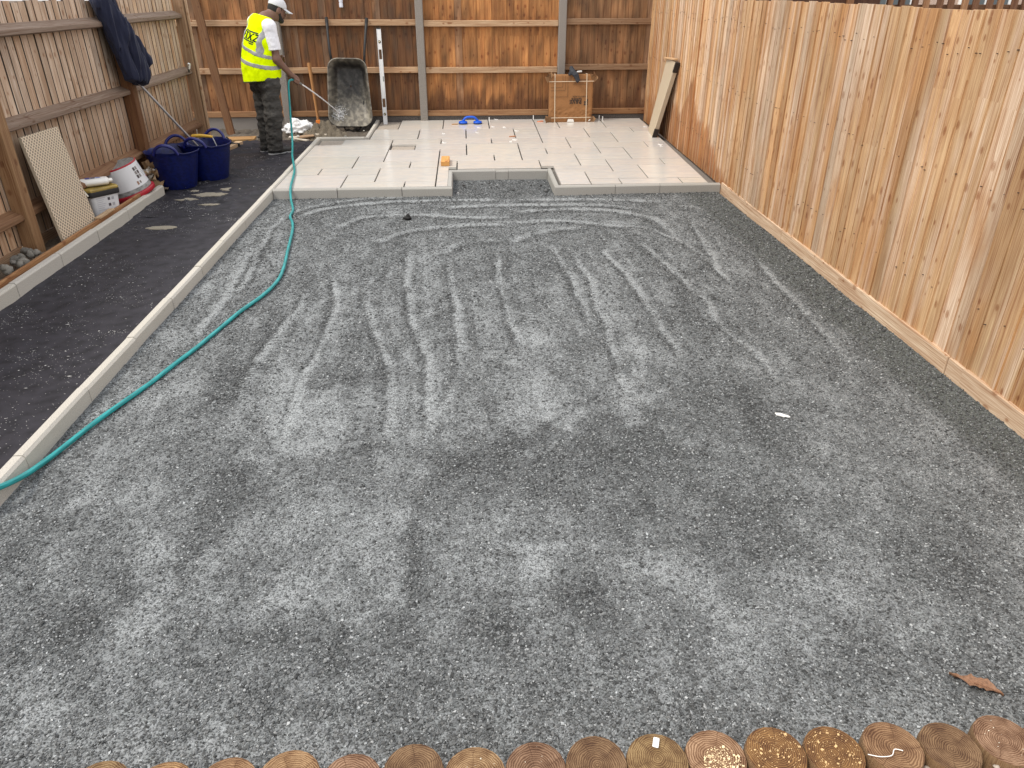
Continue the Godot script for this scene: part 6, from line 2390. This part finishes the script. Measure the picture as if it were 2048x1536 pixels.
	V.wrinkle = fnl(1.0, 260, 3)
	V.wr = 0.012
	V.wscale = Vector3(7, 5, 7)
	V.cuts = [[P.call(-2.27, 0.812, -9.05), Vector3(0.10, -1, 0.0).normalized()], [neck + Vector3(-0.02, 0.012, 0), Vector3(0.30, 0.95, -0.15).normalized()]]
	V.holes = [[shR + Rd * 0.045 + Vector3(0, 0.01, 0), shR.lerp(elR, 0.55) + Rd * 0.075, 0.088], [shL - Rd * 0.05, shL.lerp(elL, 0.6) - Rd * 0.08, 0.085]]
	m = M.new()
	V.net(m, Vector3(-0.30, 0.74, -0.38), Vector3(0.34, 1.56, 0.30), 0.010)
	var hv := mat(0.66, 0.86, 0.0, 0.75, {"spec": 0.15})
	var vest := put(m, "hi_vis_vest", hv, pr)
	# reflective bands: the vest's own surface, a little proud
	var silver := mat(0.36, 0.36, 0.37, 0.45, {"tex": tex.cloth, "scale": Vector3(25, 25, 1)})
	var cen: Vector3 = P.call(-2.215, 1.1, -9.08)
	var lat := func(p: Vector3) -> float: return (p - cen).dot(Rd)
	var fwd := func(p: Vector3) -> float: return (p - cen).dot(Fd)
	var bands := []
	bands.append(func(p: Vector3) -> float: return absf(p.y - (1.108 - 0.34 * lat.call(p) - 0.16 * fwd.call(p))) - 0.021)
	bands.append(func(p: Vector3) -> float: return absf(p.y - (0.983 - 0.22 * lat.call(p) - 0.10 * fwd.call(p))) - 0.022)
	for s in [-1.0, 1.0]:
		bands.append(func(p: Vector3) -> float: return maxf(maxf(absf(lat.call(p) - (0.135 if s > 0.0 else -0.085) - s * 0.03 * smoothstep(1.25, 1.4, p.y)) - 0.021, 1.13 - 0.34 * lat.call(p) - p.y), fwd.call(p) - 0.05))
	for b in bands:
		var Vb := Field.new()
		Vb.k = V.k
		Vb.balls = V.balls
		Vb.bones = []
		for q in V.bones:
			Vb.bones.append([q[0], q[1], q[2] + 0.0035, q[3] + 0.0035])
		Vb.balls = []
		Vb.ball(P.call(-2.262, 0.93, -9.10), Vector3(0.2285, 0.2835, 0.2035), tb2)
		Vb.ball(P.call(-2.240, 1.15, -9.11), Vector3(0.2135, 0.2535, 0.1755), tb2)
		Vb.wrinkle = V.wrinkle
		Vb.wr = V.wr
		Vb.wscale = V.wscale
		Vb.cuts = V.cuts
		Vb.holes = V.holes
		Vb.only = b
		m = M.new()
		Vb.net(m, Vector3(-0.30, 0.80, -0.38), Vector3(0.34, 1.56, 0.30), 0.009)
		put(m, "reflective_band", silver, vest)
	# dark binding along the bottom hem and the armhole
	var bind := mat(0.035, 0.045, 0.01, 0.7)
	var march := func(o: Vector3, d: Vector3) -> Vector3:
		var p := o
		for i in 40:
			var e := V.d(p)
			if e < 0.0008:
				break
			p += d * minf(e, 0.02) * 0.8
		return p
	m = M.new()
	var loop := PackedVector3Array()
	for i in 41:
		var a := TAU * i / 40
		var dir := (Rd * cos(a) + Fd * sin(a))
		var yb: float = 0.815
		var o: Vector3 = Vector3(cen.x - 0.03, yb, cen.z) + dir * 0.36
		o.y = 0.812 + 0.10 * (o.x + 0.0) * 0.3
		var h: Vector3 = march.call(o, -dir)
		h.y = 0.816 + 0.10 * h.x
		loop.append(h)
	m.tube(loop, 0.006, 6, false)
	put(m, "binding", bind, vest)
	# print on the back: word between two bars, pressed on to the cloth
	var backd := -Fd
	var o0: Vector3 = cen + Vector3(0, 0.168, 0) + backd * 0.4 + Rd * 0.026
	var tilt := -0.30
	var place := func(u: float, v: float) -> Vector3:
		var q: Vector3 = o0 + Rd * (u * cos(tilt) - v * sin(tilt)) + Vector3.UP * (u * sin(tilt) + v * cos(tilt))
		return march.call(q, -backd) + backd * 0.0035
	var ink := mat(0.012, 0.013, 0.008, 0.7)
	var bars := M.new()
	for q in [[-0.078, 0.078, 0.040, 0.052], [-0.078, 0.078, -0.050, -0.038], [0.02, 0.078, -0.068, -0.058]]:
		var pts := PackedVector3Array()
		for r in 2:
			for c in 9:
				pts.append(place.call(lerpf(q[0], q[1], c / 8.0), lerpf(q[2], q[3], float(r))))
		bars.grid(pts, 9)
	put(bars, "printed_bar", ink, vest)
	var tm := TextMesh.new()
	var f := SystemFont.new()
	f.font_names = PackedStringArray(["Droid Sans"])
	f.font_weight = 700
	tm.font = f
	tm.text = "FIXZ"
	tm.font_size = 64
	tm.pixel_size = 0.0015
	tm.depth = 0.0
	var arr := tm.surface_get_arrays(0)
	var word := M.new()
	var vs: PackedVector3Array = arr[Mesh.ARRAY_VERTEX]
	var ids: PackedInt32Array = arr[Mesh.ARRAY_INDEX] if arr[Mesh.ARRAY_INDEX] != null else PackedInt32Array(range(vs.size()))
	for q in vs:
		word.v.append(place.call(q.x * 1.12, q.y))
		word.n.append(backd)
		word.uv.append(Vector2(q.x, q.y))
		word.c.append(Color.WHITE)
	word.ix = ids
	put(word, "printed_word", ink, vest)

	# trousers
	var K := Field.new()
	K.k = 0.045
	K.bones = [[pelvis + Vector3(0, 0.02, 0), pelvis - Vector3(0, 0.04, 0), 0.120, 0.130], [hipR, kneeR, 0.108, 0.094], [kneeR, ankR + Vector3(0, -0.01, 0), 0.094, 0.086], [hipL, kneeL, 0.106, 0.088], [kneeL, ankL + Vector3(0, -0.01, 0), 0.088, 0.080], [hipR, hipL, 0.12, 0.12]]
	K.wrinkle = fnl(1.0, 270, 3)
	K.wr = 0.020
	K.wscale = Vector3(7, 11, 7)
	K.cuts = [[P.call(-2.25, 0.048, -9.1), Vector3(0, -1, 0)], [P.call(-2.25, 0.87, -9.1), Vector3(0, 1, 0)]]
	m = M.new()
	K.net(m, Vector3(-0.28, 0.03, -0.32), Vector3(0.32, 1.0, 0.28), 0.011)
	var tr := mat(0.056, 0.052, 0.047, 0.85, {"tex": tex.blotch, "scale": Vector3(4, 4, 1), "bump": tex.cloth, "deep": 0.1})
	var trs := put(m, "trousers", tr, pr)
	# holster pockets hanging at the hip and the knee panel
	var pock := mat(0.020, 0.019, 0.020, 0.85)
	for q in [[hipR + backd * 0.062 + Vector3(0, -0.02, 0), 0.0, 0.105], [hipL + backd * 0.070 + Vector3(0, -0.03, 0), 0.05, 0.09]]:
		var K2 := Field.new()
		K2.k = 0.02
		K2.bones = [[q[0] + Vector3(0, 0.055, 0) - Rd * 0.03, q[0] + Vector3(0, 0.055, 0) + Rd * 0.035, 0.052, 0.052], [q[0] + Vector3(0, -0.045, 0) - Rd * 0.02, q[0] + Vector3(0, -0.045, 0) + Rd * 0.03, 0.050, 0.046]]
		K2.cuts = [[q[0] + Vector3(0, 0.095, 0), Vector3(0, 1, 0)]]
		K2.wrinkle = K.wrinkle
		K2.wr = 0.008
		K2.wscale = K.wscale
		m = M.new()
		K2.net(m, q[0] - Vector3.ONE * 0.15, q[0] + Vector3.ONE * 0.15, 0.011)
		put(m, "pocket", pock, trs)
	m = M.new()
	m.tint = Color(0.45, 0.42, 0.12)
	var lp := hipR + backd * 0.118 + Vector3(-0.01, 0.045, 0)
	m.box(lp, Vector3(0.055, 0.016, 0.006), 0.002, Basis(Vector3.UP, atan2(backd.x, backd.z)))
	put(m, "pocket_tab", mats.stone, trs)

	# boots
	for q in [ankR, ankL]:
		var S := Field.new()
		S.k = 0.03
		var heel: Vector3 = Vector3(q.x, 0, q.z) - Fd * 0.045
		S.bones = [[heel + Vector3(0, 0.045, 0), heel + Fd * 0.09 + Vector3(0, 0.048, 0), 0.042, 0.044], [heel + Fd * 0.09 + Vector3(0, 0.046, 0), heel + Fd * 0.225 + Vector3(0, 0.034, 0), 0.044, 0.036], [heel + Fd * 0.03 + Vector3(0, 0.09, 0), heel + Fd * 0.04 + Vector3(0, 0.12, 0), 0.046, 0.046]]
		S.cuts = [[Vector3(0, 0.004, 0), Vector3(0, -1, 0)]]
		m = M.new()
		S.net(m, heel + Vector3(-0.14, -0.02, -0.26), heel + Vector3(0.30, 0.18, 0.12), 0.008)
		var boot := put(m, "boot", mat(0.030, 0.028, 0.026, 0.6, {"tex": tex.blotch, "scale": Vector3(8, 8, 1)}), pr)
		m = M.new()
		var S2 := Field.new()
		S2.k = 0.02
		S2.bones = [[heel + Vector3(0, 0.02, 0), heel + Fd * 0.235 + Vector3(0, 0.02, 0), 0.044, 0.038]]
		S2.cuts = [[Vector3(0, 0.002, 0), Vector3(0, -1, 0)], [Vector3(0, 0.022, 0), Vector3(0, 1, 0)]]
		S2.net(m, heel + Vector3(-0.14, -0.02, -0.28), heel + Vector3(0.32, 0.06, 0.14), 0.007)
		put(m, "sole", mat(0.36, 0.36, 0.36, 0.6), boot)

# ---------------------------------------------------------------- hose and water
func build_hose() -> void:
	var h := thing("garden_hose", "teal garden hose running from the worker's hand over the patio and across the dust", "hose", Vector3(-1.5, 0, -5.0))
	var o := h.position
	var pts := []
	for q in [[-1.868, 0.766, -9.160], [-1.905, 0.798, -9.115], [-1.945, 0.812, -9.066], [-1.972, 0.775, -9.045], [-1.990, 0.60, -9.05], [-2.000, 0.38, -9.03], [-2.002, 0.20, -8.99], [-1.985, 0.11, -8.86], [-1.90, 0.099, -8.42], [-1.745, 0.098, -7.74], [-1.69, 0.097, -7.40], [-1.648, 0.098, -7.10], [-1.628, 0.094, -6.965], [-1.622, 0.045, -6.90], [-1.60, 0.016, -6.80], [-1.522, 0.015, -6.483], [-1.505, 0.015, -6.28], [-1.452, 0.015, -6.10], [-1.404, 0.015, -5.871], [-1.335, 0.015, -5.353], [-1.282, 0.015, -4.95], [-1.268, 0.016, -4.71], [-1.290, 0.016, -4.50], [-1.326, 0.015, -4.351], [-1.372, 0.016, -4.19], [-1.403, 0.015, -4.051], [-1.471, 0.015, -3.712], [-1.530, 0.015, -3.48], [-1.578, 0.015, -3.276], [-1.677, 0.016, -2.944], [-1.734, 0.016, -2.693], [-1.757, 0.018, -2.596], [-1.763, 0.034, -2.500], [-1.764, 0.062, -2.407], [-1.771, 0.082, -2.345], [-1.801, 0.096, -2.279], [-1.960, 0.060, -2.229], [-2.1, 0.020, -2.179], [-2.4, 0.014, -2.079]]:
		pts.append(Vector3(q[0], q[1], q[2]) - o)
	var m := M.new()
	m.tube(curve(pts, 10), 0.0112, 12)
	put(m, "hose_pipe", mat(0.016, 0.35, 0.36, 0.36, {"tex": tex.blotch, "scale": Vector3(5, 0.9, 1)}), h)
	m = M.new()
	m.tube(PackedVector3Array([Vector3(-1.885, 0.781, -9.139) - o, Vector3(-1.852, 0.752, -9.179) - o]), [0.0135, 0.009], 12)
	put(m, "nozzle", mat(0.16, 0.16, 0.15, 0.4), h)
	# water: a thin white jet that breaks up in the tray
	var w := thing("water_jet", "thin white jet of water from the hose into the wheelbarrow tray", "water", Vector3(-1.85, 0.75, -9.18))
	var a := Vector3(-1.852, 0.752, -9.179)
	var b := Vector3(-1.700, 0.228, -10.660)
	var jet := PackedVector3Array()
	var rad := []
	var jn := fnl(20.0, 280, 2)
	for i in 41:
		var t := i / 40.0
		var p := a.lerp(b, t) + Vector3(0, 0.06 * t * (1.0 - t), 0)
		p += Vector3(jn.get_noise_1d(t * 8.0), jn.get_noise_1d(t * 8.0 + 50.0), 0) * 0.006 * t
		jet.append(p - w.position)
		rad.append(0.0075 + 0.0035 * absf(jn.get_noise_1d(t * 30.0 + 9.0)) * t)
	m = M.new()
	m.tube(jet, rad, 9)
	var water := mat(0.88, 0.89, 0.92, 0.4)
	put(m, "jet", water, w)
	m = M.new()
	var br := RandomNumberGenerator.new()
	br.seed = 44
	for i in 420:
		var d := Vector3(br.randfn(0, 0.042), br.randfn(0, 0.048), absf(br.randfn(0, 0.02)))
		var s := br.randf_range(0.0012, 0.0042)
		var c := b - w.position + d + Vector3(0.0, -0.01, 0.0)
		m.tube(PackedVector3Array([c, c + d.normalized() * s * 2.5]), s * 0.6, 5)
	var spl := put(m, "splash", water, w)
	spl.set_meta("kind", "stuff")
